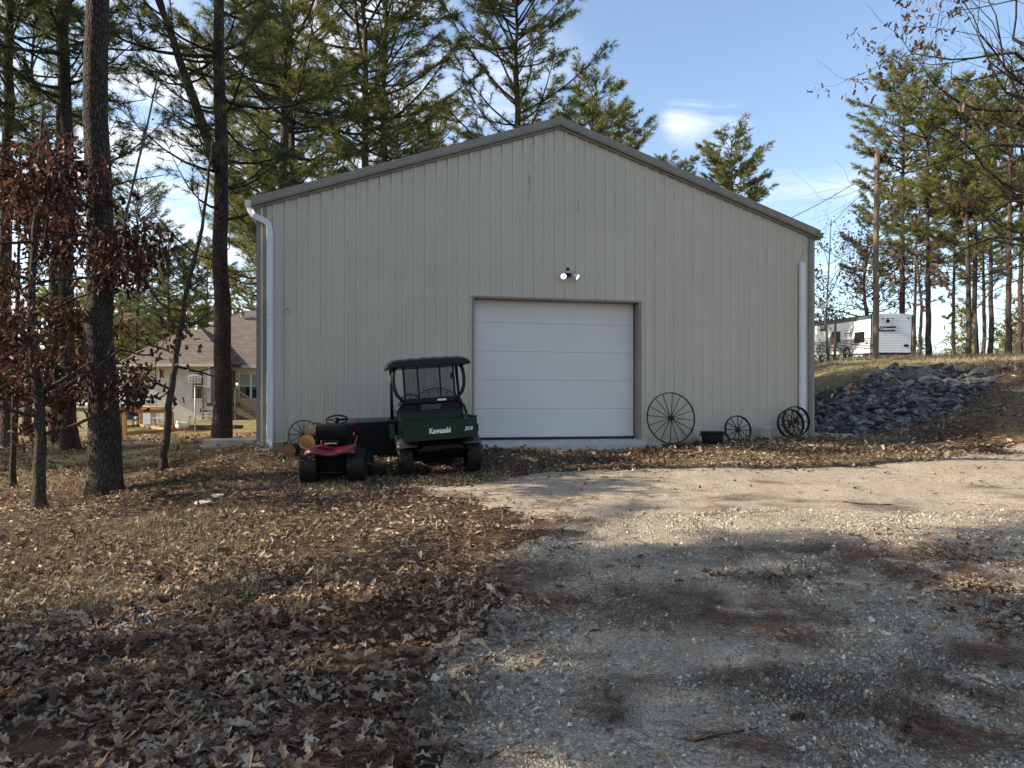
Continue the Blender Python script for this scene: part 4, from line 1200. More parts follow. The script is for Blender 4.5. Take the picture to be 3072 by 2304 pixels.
b_ = tag(empty('plastic_bucket', (c[0], c[1], c[2] - .01), BANG), 'milky plastic bucket left of the wide rimmed wheels', 'bucket')
MB().lathe([(0, .004), (.115, .004), (.125, .02), (.155, .255), (.165, .26), (.168, .285), (.160, .287), (.150, .262), (.120, .022), (0, .010)], 28).build('body', M['bucket'], b_, True)
MB().tube([(math.cos(t_) * .168, -.05 * math.sin(t_) - .02, .262 - .11 * math.sin(t_)) for t_ in np.linspace(0, PI, 12)], .003, 6).build('bail', M['greymetal'], b_)

def log(label, px, py, d, R, L, yaw, name='cut_log', seed=0):
    r = np.random.default_rng(seed)
    c_ = at(px, py, d)
    root = tag(empty(name, c_, yaw), label, 'log', 'cut logs by the workshop corner')
    n = 26; a = np.arange(n) * 2 * PI / n
    rr2 = R * (1 + .05 * np.sin(2 * a + r.uniform(0, 6)) + r.normal(0, .018, n))
    ys = np.linspace(0, L, 7); V = []
    for y_ in ys:
        q_ = rr2 * (1 + r.normal(0, .012, n)); V.append(np.stack([np.cos(a) * q_, np.full(n, y_), np.sin(a) * q_], 1))
    V = np.array(V); q = []
    for i in range(6):
        for j in range(n): q.append((i * n + j, (i + 1) * n + j, (i + 1) * n + (j + 1) % n, i * n + (j + 1) % n))
    MB().add(V.reshape(-1, 3), q).build('bark', M['oakbark'], root, True)
    for y_, s_ in ((-.002, .93), (L, .93)):
        e = np.stack([np.cos(a) * rr2 * s_, np.full(n, y_), np.sin(a) * rr2 * s_], 1)
        mb_ = MB(); mb_.add(np.vstack([e, [[0, y_, 0]]]), None, [(n, (j + 1) % n, j) for j in range(n)])
        edge = np.stack([np.cos(a) * rr2, np.full(n, y_ + (.004 if y_ < .1 else -.004)), np.sin(a) * rr2], 1)
        mb_.build('cut_face', M['logend'], root)
        mb2 = MB(); mb2.add(np.vstack([e, edge]), [(j, (j + 1) % n, n + (j + 1) % n, n + j) for j in range(n)])
        mb2.build('bark_ring', M['oakbark'], root)
    return root
log('smallest cut log, lowest and leftmost, with orange end', 868, 1351, 12.75, .118, .45, .12, seed=1)
log('large cut log with orange end behind the red mower', 921, 1327, 12.9, .155, .5, -.05, seed=2)
log('dark bark covered log on top of the large cut log', 984, 1291, 13.0, .145, .42, 1.2, seed=3)
# concrete block and splash tray
c = gpt(840, 13.15)
cb = tag(empty('concrete_block', (c[0], c[1], c[2] - .02), .1), 'grey hollow concrete block below the left downspout', 'block')
mb = MB()
mb.box((-.10, -.19, 0), (.10, -.155, .20)); mb.box((-.10, .155, 0), (.10, .19, .20)); mb.box((-.10, -.155, 0), (-.065, .155, .199)); mb.box((.065, -.155, 0), (.10, .155, .199)); mb.box((-.065, -.02, 0), (.065, .02, .198))
bevel(mb.build('block_body', plain('block_grey', (.115, .115, .10), .95, 0, .2, 20, .4, 90), cb), .006)
c = gpt(795, 13.3)
sp_ = MB().box((-.14, -.3, 0), (.14, .25, .035)); sp_.box((-.14, -.3, .035), (-.11, .25, .07)); sp_.box((.11, -.3, .035), (.14, .25, .07))
o = bevel(sp_.build('splash_block', M['concrete']), .01); o.location = (c[0], c[1], c[2] - .01); o.rotation_euler = (0, 0, BANG)
tag(o, 'flat concrete splash block at the foot of the left downspout', 'block')
# drain kerb right of the building
c = bw(BW + .8, .9, -.05)
o = bevel(MB().box((-.75, -.12, -.2), (.95, .18, .07)).build('concrete_kerb', M['concrete']), .015); o.location = c; o.rotation_euler = (0, .03, BANG - .12)
tag(o, 'pale concrete drain edge at the right corner of the workshop', 'kerb')
# low slab left of the building
c = bw(-.75, 3.0, -.15)
o = bevel(MB().box((-.75, -.5, -.3), (.7, .5, .08)).build('concrete_step', M['concrete']), .015); o.location = c; o.rotation_euler = (0, 0, BANG)
tag(o, 'low concrete slab beside the left wall of the workshop', 'slab')

# ------------------------------------------------------------------ tyres shared by the machines
def tyre_mesh(R, W, rin, lugs, lug_h=.02, rows=2, shoulder=.25, n=40):
    """tyre lying along the x axis with raised tread blocks"""
    h = W / 2
    prof = [(rin, -h * .75), (rin + (R - rin) * .35, -h * .98), (R - (R - rin) * .30, -h), (R - .012, -h * .80), (R, -h * .4), (R, h * .4), (R - .012, h * .80), (R - (R - rin) * .30, h), (rin + (R - rin) * .35, h * .98), (rin, h * .75)]
    mb_ = MB(); mb_.lathe(prof, n, Ry(PI / 2))
    for k in range(lugs):
        for row in range(rows):
            a_ = (k + (.5 * (row % 2))) * 2 * PI / lugs
            x0 = -h * .95 + row * 2 * h * .95 / rows; x1 = x0 + 2 * h * .95 / rows * .78
            l = 2 * PI * R / lugs * .30
            skew = .25 if row % 2 else -.25
            Mx = Rx(a_) @ T((x0 + x1) / 2, 0, R - .006) @ Rz(skew)
            mb_.box((-(x1 - x0) / 2, -l, -.01), ((x1 - x0) / 2, l, lug_h), Mx)
    return mb_.mesh('tyre', False)
def add_wheel(root, loc, tyre, rim_r, W, rimmat, steer=0.0, nbolts=5):
    w_ = link('wheel', tyre, root); w_.location = loc; w_.rotation_euler = (random.uniform(0, 1), 0, steer)
    if not tyre.materials: tyre.materials.append(M['rubber'])
    h = W / 2
    rm = MB().lathe([(0, -h * .35), (rim_r * .45, -h * .35), (rim_r * .55, -h * .25), (rim_r * .9, -h * .3), (rim_r, -h * .72), (rim_r * 1.02, -h * .75), (rim_r * 1.02, h * .75), (rim_r, h * .72), (rim_r * .9, h * .3), (rim_r * .55, h * .25), (rim_r * .45, h * .35), (0, h * .35)], 28, Ry(PI / 2)).build('rim', rimmat, w_, True)
    return w_

# ------------------------------------------------------------------ green utility vehicle
ux, uy, uz = gpt(1321, 11.55)
UV = tag(empty('utility_vehicle', (ux, uy, uz + .0), RAD(12.0), RAD(.5), RAD(-4.2)), 'green utility vehicle with black roof and cargo bed, seen from behind', 'vehicle')
ty = tyre_mesh(.292, .235, .16, 18, .022, 3)
for x_, y_ in ((-.545, 0), (.545, 0), (-.53, 1.87), (.53, 1.87)): add_wheel(UV, (x_, y_, .295), ty, .155, .2, M['blackmetal'])
# cargo bed: floor, ribbed sides, front wall
mb = MB().box((-.56, -.52, .63), (.56, .72, .66))
o = mb.build('bed_floor', M['green'], UV)
for s_ in (-1, 1):
    mb = MB(); mb.box((s_ * .56 - .018, -.52, .60), (s_ * .56 + .018, .74, .905))
    mb.box((s_ * .56 - .03, -.53, .905), (s_ * .56 + .03, .74, .93))
    for y_ in (-.3, -.05, .2, .45): mb.box((s_ * .58 - .012, y_, .64), (s_ * .58 + .012, y_ + .06, .90))
    bevel(mb.build('bed_side', M['green'], UV), .006)
mb = MB().box((-.55, .70, .66), (.55, .735, 1.0)); mb.box((-.55, .685, .99), (.55, .75, 1.02))
bevel(mb.build('bed_front', M['green'], UV), .006)
tg = MB().box((-.575, -.56, .60), (.575, -.525, .885)); tg.box((-.575, -.572, .865), (.575, -.515, .895)); tg.box((-.52, -.572, .60), (.52, -.5595, .625)); tg.box((-.52, -.568, .805), (.52, -.5598, .835)); tg.box((-.52, -.569, .655), (.52, -.5597, .675))
tail = bevel(tg.build('tailgate', M['green'], UV), .006)
me = text_mesh('Kawasaki', .115, .003, 0, .0035); me.materials.append(M['silver'])
o = link('lettering', me, tail); o.location = (-.015, -.5735, .735); o.rotation_euler = (PI / 2, 0, 0); o.scale = (.78, 1, 1)
me = text_mesh('2510', .075, .003, .35, .002); me.materials.append(M['silver'])
o = link('model_number', me, tail); o.location = (.43, -.5735, .735); o.rotation_euler = (PI / 2, 0, 0); o.scale = (.8, 1, 1)
for s_ in (-1, 1):
    MB().box((s_ * .577 - .012, -.575, .68), (s_ * .577 + .012, -.50, .80)).build('latch', M['blackmetal'], tail)
# fenders over the rear wheels
for s_ in (-1, 1):
    mb = MB(); a_ = np.linspace(.62, PI * .92, 12); inner = []; outer = []
    V = []
    for t_ in a_:
        for xx_ in (.36, .47, .60, .665, .672):
            drop = {.36: 0, .47: .012, .60: .0, .665: -.03, .672: -.06}[xx_]
            R_ = .36 + drop
            V.append((s_ * xx_, -math.cos(t_) * R_, .27 + math.sin(t_) * R_))
    q = []
    for i in range(11):
        for j in range(4): q.append((i * 5 + j, i * 5 + j + 1, i * 5 + 6 + j, i * 5 + 5 + j))
    mb.add(V, q)
    o = mb.build('fender', M['fender'], UV, True); sm = o.modifiers.new('thick', 'SOLIDIFY'); sm.thickness = .012
# frame, axle, engine, bumper
mb = MB().box((-.30, -.45, .42), (.30, 2.35, .50)); o = mb.build('chassis', M['blackmetal'], UV)
MB().cyl((-.45, 0, .29), (.45, 0, .29), .05, 12).build('axle', M['blackmetal'], UV, True)
mb = MB().box((-.26, -.25, .22), (.22, .45, .60)); mb.cyl((.0, -.40, .40), (.32, -.40, .40), .075, 12); bevel(mb.build('engine', M['dark'], UV), .03)
MB().tube([(-.35, -.50, .42), (-.33, -.55, .46), (.33, -.55, .46), (.35, -.50, .42)], .02, 8).build('bumper', M['blackmetal'], UV, True)
# cab: seat, dash, hood, front fenders
o = bevel(MB().box((-.56, .80, .62), (.56, 1.28, .80)).build('seat', M['black'], UV), .04, 3)
o = bevel(MB().box((-.56, .78, .80), (.56, .90, 1.20)).build('seat_back', M['black'], UV), .04, 3)
bevel(MB().box((-.17, .757, 1.03), (.17, .778, 1.14)).build('headrest', M['fender'], UV), .015)
bevel(MB().box((-.58, 1.62, .55), (.58, 1.85, 1.06)).build('dashboard', M['black'], UV), .05, 3)
mb = MB().prism([(1.80, .45), (2.55, .45), (2.62, .62), (2.40, .84), (1.80, 1.0)], -.60, .60, 'x'); bevel(mb.build('hood', M['green'], UV), .05, 3)
for s_ in (-1, 1):
    mb = MB().prism([(1.45, .55), (1.55, .80), (1.80, .92), (2.15, .86), (2.30, .60), (2.2, .60), (2.05, .75), (1.75, .78), (1.58, .60)], s_ * .66 - .05, s_ * .66 + .05, 'x'); bevel(mb.build('front_fender', M['green'], UV), .02)
    bevel(MB().box((s_ * .60 - .03, .75, .40), (s_ * .60 + .03, 1.62, .62)).build('side_panel', M['green'], UV), .02)
mb = MB().box((-.56, 1.28, .38), (.56, 1.62, .41)); mb.build('floor_board', M['blackmetal'], UV)
sw = MB().tube([(math.cos(a_) * .185, 0, math.sin(a_) * .185) for a_ in np.arange(28) * 2 * PI / 28], .013, 8, closed=True).build('steering_wheel', M['black'], UV, True)
sw.location = (-.30, 1.42, 1.17); sw.rotation_euler = (RAD(-32), 0, 0)
for a_ in (PI / 2, PI * 1.17, PI * 1.83): MB().cyl((0, 0, 0), (math.cos(a_) * .18, 0, math.sin(a_) * .18), .014, 6).build('wheel_spoke', M['black'], sw, True)
MB().cyl((-.30, 1.42, 1.17), (-.30, 1.66, 1.0), .025, 8).build('steering_column', M['black'], UV, True)
# roll cage
RC = .03
for s_ in (-1, 1):
    MB().tube([(s_ * .57, .66, .86), (s_ * .60, .70, .95), (s_ * .575, .745, 1.06), (s_ * .50, .76, 1.16), (s_ * .44, .76, 1.21)], RC * .9, 9).build('cage_leg', M['blackmetal'], UV, True)
    MB().tube([(s_ * .40, .76, 1.19), (s_ * .48, .76, 1.23), (s_ * .56, .76, 1.32), (s_ * .60, .76, 1.43), (s_ * .61, .77, 1.58), (s_ * .595, .78, 1.72), (s_ * .56, .80, 1.80)], RC * 1.05, 10).build('rear_post', M['blackmetal'], UV, True)
    MB().tube([(s_ * .64, 1.78, .80), (s_ * .625, 1.70, 1.2), (s_ * .60, 1.60, 1.79)], RC, 9).build('front_post', M['blackmetal'], UV, True)
    MB().tube([(s_ * .59, .80, 1.79), (s_ * .60, 1.2, 1.80), (s_ * .60, 1.60, 1.79)], RC * .8, 8).build('roof_rail', M['blackmetal'], UV, True)
bevel(MB().box((-.47, .735, 1.15), (.47, .79, 1.25)).build('cage_bar', M['blackmetal'], UV), .02, 2)
o = bevel(MB().box((.12, .728, 1.185), (.27, .734, 1.215)).build('warning_label', M['silver'], UV), .002)
# wire screen behind the cab
MB().box((-.42, .755, 1.252), (.42, .759, 1.775)).build('wire_screen', M['screen'], UV)
for x_, w_ in ((-.43, .018), (.43, .018), (-.19, .014), (.19, .014)):
    MB().box((x_ - w_, .748, 1.25), (x_ + w_, .766, 1.79)).build('screen_bar', M['blackmetal'], UV)
# roof: shallow moulded shell with small ribs
mb = MB(); nx_, ny_ = 15, 9; V = []
for j in range(ny_):
    for i in range(nx_):
        u = -1 + 2 * i / (nx_ - 1); w = j / (ny_ - 1)
        xx_ = u * .70; yy_ = .56 + w * 1.18
        eu = max(0, abs(u) - .84) / .16; ew = max(0, abs(w - .5) * 2 - .86) / .14
        zz_ = 1.915 - .05 * eu ** 1.5 - .03 * ew ** 1.5 + .02 * (1 - u * u) + .010 * (1 if i % 2 == 0 and .1 < w < .9 else 0)
        V.append((xx_, yy_, zz_))
base = []
for j in range(ny_):
    for i in range(nx_):
        x0_, y0_, z0_ = V[j * nx_ + i]; base.append((x0_ * 1.03, .54 + (y0_ - .56) * 1.03, 1.79))
def gidx(i, j): return j * nx_ + i
q = [(gidx(i, j), gidx(i + 1, j), gidx(i + 1, j + 1), gidx(i, j + 1)) for j in range(ny_ - 1) for i in range(nx_ - 1)]
nV = len(V)
q += [(nV + gidx(i, j), nV + gidx(i, j + 1), nV + gidx(i + 1, j + 1), nV + gidx(i + 1, j)) for j in range(ny_ - 1) for i in range(nx_ - 1)]
for i in range(nx_ - 1):
    q += [(gidx(i, 0), nV + gidx(i, 0), nV + gidx(i + 1, 0), gidx(i + 1, 0)), (gidx(i, ny_ - 1), gidx(i + 1, ny_ - 1), nV + gidx(i + 1, ny_ - 1), nV + gidx(i, ny_ - 1))]
for j in range(ny_ - 1):
    q += [(gidx(0, j), gidx(0, j + 1), nV + gidx(0, j + 1), nV + gidx(0, j)), (gidx(nx_ - 1, j), nV + gidx(nx_ - 1, j), nV + gidx(nx_ - 1, j + 1), gidx(nx_ - 1, j + 1))]
mb.add(V + base, q)
roof_mat = plain('black_roof_shell', (.007, .007, .008), .4, 0, .3, 7, spec=.2)
bevel(mb.build('cab_roof', roof_mat, UV), .012, 2, 40)
o = MB().lathe([(0, -.05), (.035, -.05), (.04, 0), (.035, .05), (0, .05)], 10, T(.50, 1.5, 1.62)).build('mirror', M['black'], UV, True)

# ------------------------------------------------------------------ red riding mower
mx_, my_, mz_ = gpt(1003, 10.85)
MO = tag(empty('riding_mower', (mx_, my_, mz_), RAD(4.5), 0, RAD(-1.5)), 'red riding mower with black seat, seen from behind', 'mower')
ty = tyre_mesh(.255, .26, .11, 26, .010, 4)
for x_ in (-.35, .35): add_wheel(MO, (x_, 0, .262), ty, .11, .22, M['greymetal'])
ty2 = tyre_mesh(.19, .16, .09, 20, .008, 3)
for x_ in (-.37, .37): add_wheel(MO, (x_, 1.22, .195), ty2, .085, .14, M['greymetal'])
# fender deck: lofted pan that curves down at the rear
mb = MB(); V = []; cols = 13; rows_ = [(-.34, .455, .98), (-.36, .48, 1.0), (-.335, .535, 1.0), (-.24, .565, .98), (.10, .58, .95), (.36, .57, .9)]
for (y_, z_, wd) in rows_:
    for i in range(cols):
        u = -1 + 2 * i / (cols - 1)
        sag = -.045 * max(0, 1 - (abs(u) / .55) ** 2) if y_ < -.2 else 0
        V.append((u * .375 * wd, y_ + .07 * abs(u) ** 4, z_ + sag - .035 * abs(u) ** 6))
q = [(r_ * cols + i, r_ * cols + i + 1, (r_ + 1) * cols + i + 1, (r_ + 1) * cols + i) for r_ in range(len(rows_) - 1) for i in range(cols - 1)]
mb.add(V, q); o = mb.build('fender', M['red'], MO, True); sm = o.modifiers.new('thick', 'SOLIDIFY'); sm.thickness = .014
# seat
mb = MB(); V = []
prof = [(-.10, .66), (-.14, .72), (-.165, .80), (-.165, .875), (-.13, .905), (-.09, .885), (-.06, .80), (-.02, .735), (.10, .70), (.30, .70), (.32, .66), (.28, .64)]
mb.prism(prof, -.235, .235, 'x'); o = bevel(mb.build('seat', M['black'], MO), .045, 4, 20)
MB().box((-.10, -.05, .60), (.10, .2, .66)).build('seat_bracket', M['blackmetal'], MO)
MB().cyl((-.13, -.26, .60), (-.13, -.27, .665), .008, 6).build('lever', M['greymetal'], MO)
MB().tube([(-.08, -.27, .605), (.0, -.28, .612), (.10, -.27, .605)], .012, 7).build('latch_bar', M['greymetal'], MO)
# transmission cover, drawbar plate
mb = MB().box((-.20, -.20, .17), (.20, .25, .43)); bevel(mb.build('transaxle', M['dark'], MO), .03)
bevel(MB().box((-.19, -.31, .17), (.19, -.22, .185)).build('drawbar', M['blackmetal'], MO), .004)
MB().cyl((-.36, 0, .26), (.36, 0, .26), .03, 10).build('axle', M['blackmetal'], MO)
# hood and steering
mb = MB().prism([(.55, .50), (1.45, .42), (1.50, .60), (1.42, .78), (1.05, .86), (.62, .90), (.55, .86)], -.205, .205, 'x'); bevel(mb.build('hood', M['red'], MO), .05, 3, 20)
for k in range(3): MB().prism([(.70 + k * .035, .69), (.72 + k * .035, .69), (.735 + k * .035, .735), (.715 + k * .035, .735)], .2055, .2075, 'x').build('hood_mark', M['silver'], MO)
bevel(MB().box((-.22, .42, .45), (.22, .56, .87)).build('dashboard', M['black'], MO), .03, 2)
sw = MB().tube([(math.cos(a_) * .165, math.sin(a_) * .165, 0) for a_ in np.arange(28) * 2 * PI / 28], .014, 8, closed=True).build('steering_wheel', M['black'], MO, True)
sw.location = (0, .36, .95); sw.rotation_euler = (RAD(24), 0, 0)
MB().lathe([(0, .02), (.05, .015), (.055, -.02), (0, -.03)], 14).build('wheel_hub', M['black'], sw, True)
for a_ in (.2, PI - .2, -PI / 2): MB().cyl((0, 0, -.005), (math.cos(a_) * .16, math.sin(a_) * .16, 0), .016, 6).build('wheel_spoke', M['black'], sw, True)
MB().cyl((0, .36, .98), (0, .46, .80), .02, 8).build('steering_column', M['blackmetal'], MO)
bevel(MB().box((-.24, .30, .33), (.24, 1.3, .42)).build('chassis', M['blackmetal'], MO), .01)
for s_ in (-1, 1): bevel(MB().box((s_ * .31 - .10, .30, .30), (s_ * .31 + .10, .75, .33)).build('foot_rest', M['black'], MO), .01)
mb = MB().lathe([(0, .20), (.33, .20), (.37, .17), (.38, .08), (.36, .08), (.35, .16), (0, .185)], 30, T(0, .68, 0) @ Matrix.Diagonal((1.28, .78, 1, 1)))
mb.build('cutting_deck', M['blackmetal'], MO, True)
mb = MB().prism([(.40, .15), (.50, .19), (.68, .16), (.70, .07), (.68, .06), (.40, .08)], .50, .86, 'y'); bevel(mb.build('discharge_chute', M['black'], MO), .015)
MB().cyl((.45, .40, .25), (.62, .55, .19), .012, 6).build('chute_rod', M['greymetal'], MO)
MB().tube([(.30, .12, .55), (.34, .10, .66), (.35, .08, .70)], .010, 6).build('lift_lever', M['greymetal'], MO)

# ------------------------------------------------------------------ ribbed black box behind the machines
bx_ = at(1160, 1345, 13.0)
BXE = tag(empty('storage_box', (bx_[0], bx_[1], gz(bx_[0], bx_[1]) + .03), BANG + RAD(4), 0, RAD(-2.2)), 'long black ribbed storage box with dark green lid behind the mower', 'box')
mb = MB().box((-.78, -.02, 0), (.70, .55, .60)); o = bevel(mb.build('body', M['black'], BXE), .02)
for k in range(9): MB().box((-.77, -.034, .04 + k * .06), (.69, -.0205, .07 + k * .06)).build('rib', M['black'], BXE)
mb = MB().prism([(-.05, .602), (.60, .602), (.58, .68), (-.03, .635)], -.81, .73, 'x'); bevel(mb.build('lid', M['greenlid'], BXE), .012)

# ------------------------------------------------------------------ travel trailer
RV = tag(empty('travel_trailer', (21.5, 42.6, 3.42), 0, RAD(2.9), 0), 'white travel trailer with dark lower stripes parked on the bank', 'trailer')
RL, RWd, RB, RT = 8.3, 2.44, .40, 2.66
def corr(mb, L, z0, z1, step=.10, h=.012):
    """horizontal siding in the x-z plane facing -y"""
    z = z0; V = []
    while z < z1 - 1e-6:
        zn = min(z1, z + step)
        V += [(z, 0), (zn - .03, h), (zn - .012, h), (zn, 0)]
        z = zn
    v = []; 
    for z_, o_ in V: v += [(0, -o_, z_), (L, -o_, z_)]
    mb.add(v, [(2 * i, 2 * i + 1, 2 * i + 3, 2 * i + 2) for i in range(len(V) - 1)])
MB().box((.02, .02, RB), (RWd - .02, RL, RT)).build('shell', M['rvwhite'], RV)
mb = MB(); corr(mb, RWd, RB, RT); rear = mb.build('rear_wall', M['rvwhite'], RV)
side_M = Rz(-PI / 2)
for z0_, z1_, mt, nm in ((1.30, 2.42, 'rvwhite', 'side_wall'), (2.42, RT, 'rvdark', 'top_band')):
    mb = MB(); corr(mb, RL, z0_, z1_); o = mb.build(nm, M[mt], RV); o.rotation_euler = (0, 0, -PI / 2); o.location = (.0, RL, 0)
k = 0; z = RB
while z < 1.29:
    mb = MB(); zn = min(1.30, z + .10); corr(mb, RL, z + .032, zn, .07); o = mb.build('lower_band', M['rvdark'] if z > .55 else M['rvwhite'], RV); o.rotation_euler = (0, 0, -PI / 2); o.location = (0, RL, 0)
    mb = MB().box((0, -.006, z), (RL, .01, z + .032)); o = mb.build('band_stripe', M['rvwhite'], RV); o.rotation_euler = (0, 0, -PI / 2); o.location = (0, RL, 0)
    z = zn
arch = [(0, RT), (RWd, RT)] + [(RWd / 2 + RWd / 2 * math.cos(t_), RT + .09 * math.sin(t_)) for t_ in np.linspace(.1, PI - .1, 11)]
MB().prism(arch, -.012, RL, 'y').build('roof', M['rvwhite'], RV)
for x_ in (-.02, RWd - .025):
    MB().box((x_, -.03, RB - .02), (x_ + .045, .02, RT + .01)).build('corner_trim', M['ink'], RV)
mb = MB().box((-.035, -.04, RT - .005), (.0, RL, RT + .035)); mb.build('roof_edge', M['ink'], RV)
MB().box((0.02, -.03, RB - .10), (RWd - .02, .25, RB - .005)).build('rear_skirt', M['ink'], RV)
MB().box((.15, -.05, RB - .28), (RWd - .5, .10, RB - .11)).build('bumper', M['rvdark'], RV)
def rv_window(L0, L1, z0, z1, nm='window'):
    f = bevel(MB().box((-.035, L0, z0), (-.014, L1, z1)).build(nm, M['ink'], RV), .06, 4)
    f.modifiers['bevel'].limit_method = 'NONE'; f.modifiers['bevel'].width = .009
    MB().box((-.038, L0 + .07, z0 + .07), (-.0355, L1 - .07, z1 - .07)).build('pane', M['ink'], f)
    return f
rv_window(.75, 2.0, 1.05, 1.72); rv_window(3.95, 5.2, 1.20, 1.90)
v_ = bevel(MB().box((-.06, 6.1, 2.05), (-.014, 7.0, 2.55)).build('vent', M['ink'], RV), .03)
MB().box((-.065, 6.25, 2.17), (-.061, 6.9, 2.45)).build('grille', M['greymetal'], v_)
def logo_panel(parent, w, h, Mloc, rot, outline):
    pts = [(-w / 2 - h * .12, -h / 2), (w / 2 - h * .12, -h / 2), (w / 2 + h * .12, h / 2), (-w / 2 + h * .12, h / 2)]
    mb_ = MB().prism(pts, 0, .006, 'z'); o_ = mb_.build('logo_panel', M['ink'], parent); o_.location = Mloc; o_.rotation_euler = rot
    if outline:
        p2 = [(x_ * .965, y_ * .86) for x_, y_ in pts]; MB().prism(p2, .0065, .009, 'z').build('logo_field', M['rvwhite'], o_)
        me_ = text_mesh('Coleman', h * .62, .002, .12, h * .012); me_.materials.append(M['ink']); t_ = link('lettering', me_, o_); t_.location = (-h * .12, 0, .012)
        MB().lathe([(0, 0), (h * .22, 0), (h * .22, .002), (0, .003)], 14, T(w * .40, 0, .010)).build('emblem', M['ink'], o_)
    else:
        me_ = text_mesh('Coleman', h * .70, .002, .12, h * .02); me_.materials.append(M['rvwhite']); t_ = link('lettering', me_, o_); t_.location = (-h * .18, 0, .010)
        MB().lathe([(0, 0), (h * .22, 0), (h * .22, .002), (0, .003)], 14, T(w * .42, 0, .008)).build('emblem', M['rvwhite'], o_)
    return o_
logo_panel(RV, .98, .30, (.97, -.024, 1.83), (PI / 2, 0, 0), False)
logo_panel(RV, 1.15, .36, (-.024, 2.95, 1.72), (PI / 2, 0, -PI / 2), True)
for x_ in (.68, .98, 1.28, 2.2): MB().box((x_ - .05, -.035, 2.42), (x_ + .05, -.014, 2.48)).build('marker_light', M['ink'], RV)
MB().lathe([(0, 0), (.11, 0), (.09, .05), (0, .07)], 14, T(.98, -.014, 2.30) @ Rx(PI / 2)).build('camera_housing', M['ink'], RV, True)
bevel(MB().box((1.98, -.035, .76), (2.26, -.014, .90)).build('tail_light', M['ink'], RV), .02)
bevel(MB().box((.0, -.035, .76), (.10, -.014, .90)).build('tail_light', M['ink'], RV), .02)
ty = tyre_mesh(.34, .22, .2, 24, .01, 3)
for y_ in (2.95,):
    for x_ in (.10, RWd - .12): add_wheel(RV, (x_, y_, .33), ty, .19, .2, M['greymetal'])
mb = MB().lathe([(.38, -.07), (.47, -.07), (.47, .03), (.38, .03)], 28, T(-.0, 2.95, .40) @ Ry(PI / 2), close=True); mb.build('wheel_arch', M['ink'], RV)
for y_ in (.4, 7.5):
    MB().tube([(.25, y_, RB), (.22, y_ + .05, .0)], .03, 6).build('jack', M['ink'], RV)
for (y_, z_) in ((.35, .98), (2.05, .92), (6.9, .75)): MB().box((-.03, y_, z_), (-.014, y_ + .14, z_ + .07)).build('marker_light', M['ink'], RV)

# ------------------------------------------------------------------ utility pole, posts, wires
px_, py_, pz_ = gpt(2626, 34)
UP = tag(empty('utility_pole', (px_, py_, pz_), 0, 0, RAD(.45)), 'tall brown wooden utility pole in front of the trailer', 'pole')
mb = MB(); kk = np.linspace(0, 1, 14); mb.tube(np.stack([.015 * np.sin(kk * 9), .01 * np.cos(kk * 7), -.4 + kk * 10.6], 1), .145 - .03 * kk, 14)
t = NT('pole_wood'); v = t.coord('Object', (9, 9, .6)); t.set(t.ramp(t.noise(v, 2, 6, .65), [(.3, (.085, .058, .038)), (.7, (.22, .155, .10))]), .9); t.bump(t.noise(v, 5, 4), .5, .01); M['polewood'] = t.m
mb.build('shaft', M['polewood'], UP, True)
MB().tube([(math.cos(a_) * .15, math.sin(a_) * .15, 3.0) for a_ in np.arange(16) * 2 * PI / 16], .012, 5, closed=True).build('band', M['ink'], UP)
MB().cyl((0, -.12, 9.1), (0, -.2, 9.15), .02, 6).build('hook', M['greymetal'], UP)
top = Vector((px_ + .07, py_ - .1, pz_ + 9.2))
def wire(label, a, b, sag, r=.014):
    k_ = np.linspace(0, 1, 24)[:, None]; p = np.array(a) * (1 - k_) + np.array(b) * k_; p[:, 2] -= sag * 4 * (k_ * (1 - k_))[:, 0]
    return tag(MB().tube(p, r, 5).build('overhead_wire', M['ink'], None, True), label, 'wire')
wire('overhead wire from the utility pole down to the workshop roof', top, bw(11.9, 5.0, EAVE + .45), .25)
wire('overhead wire from the utility pole down to the right between the pines', top, (top.x + 11, top.y + 18, top.z - 4.2), .5)
p_ = gpt(2504, 32.5)
o = tag(MB().tube([(0, 0, -.3), (.02, 0, 1.2), (.04, 0, 2.25)], [.06, .055, .05], 9).build('wood_post', M['polewood'], None, True), 'short wooden post beside the workshop corner in front of the trailer', 'post', 'wooden posts on the bank'); o.location = p_
p_ = gpt(2923, 45)
o = tag(MB().tube([(0, 0, -.3), (0, 0, 1.4), (.03, 0, 2.9)], [.13, .12, .12], 9).build('wood_post', M['polewood'], None, True), 'weathered cut off post among the pines at the right', 'post', 'wooden posts on the bank'); o.location = p_
p_ = gpt(2978, 62)
cl = tag(empty('clothesline_pole', p_), 'pale T shaped clothesline pole beyond the pines at the right', 'pole')
MB().cyl((0, 0, -.2), (0, 0, 2.5), .05, 8).build('upright', M['white'], cl); MB().box((-.85, -.04, 2.45), (.85, .04, 2.53)).build('crossbar', M['white'], cl)

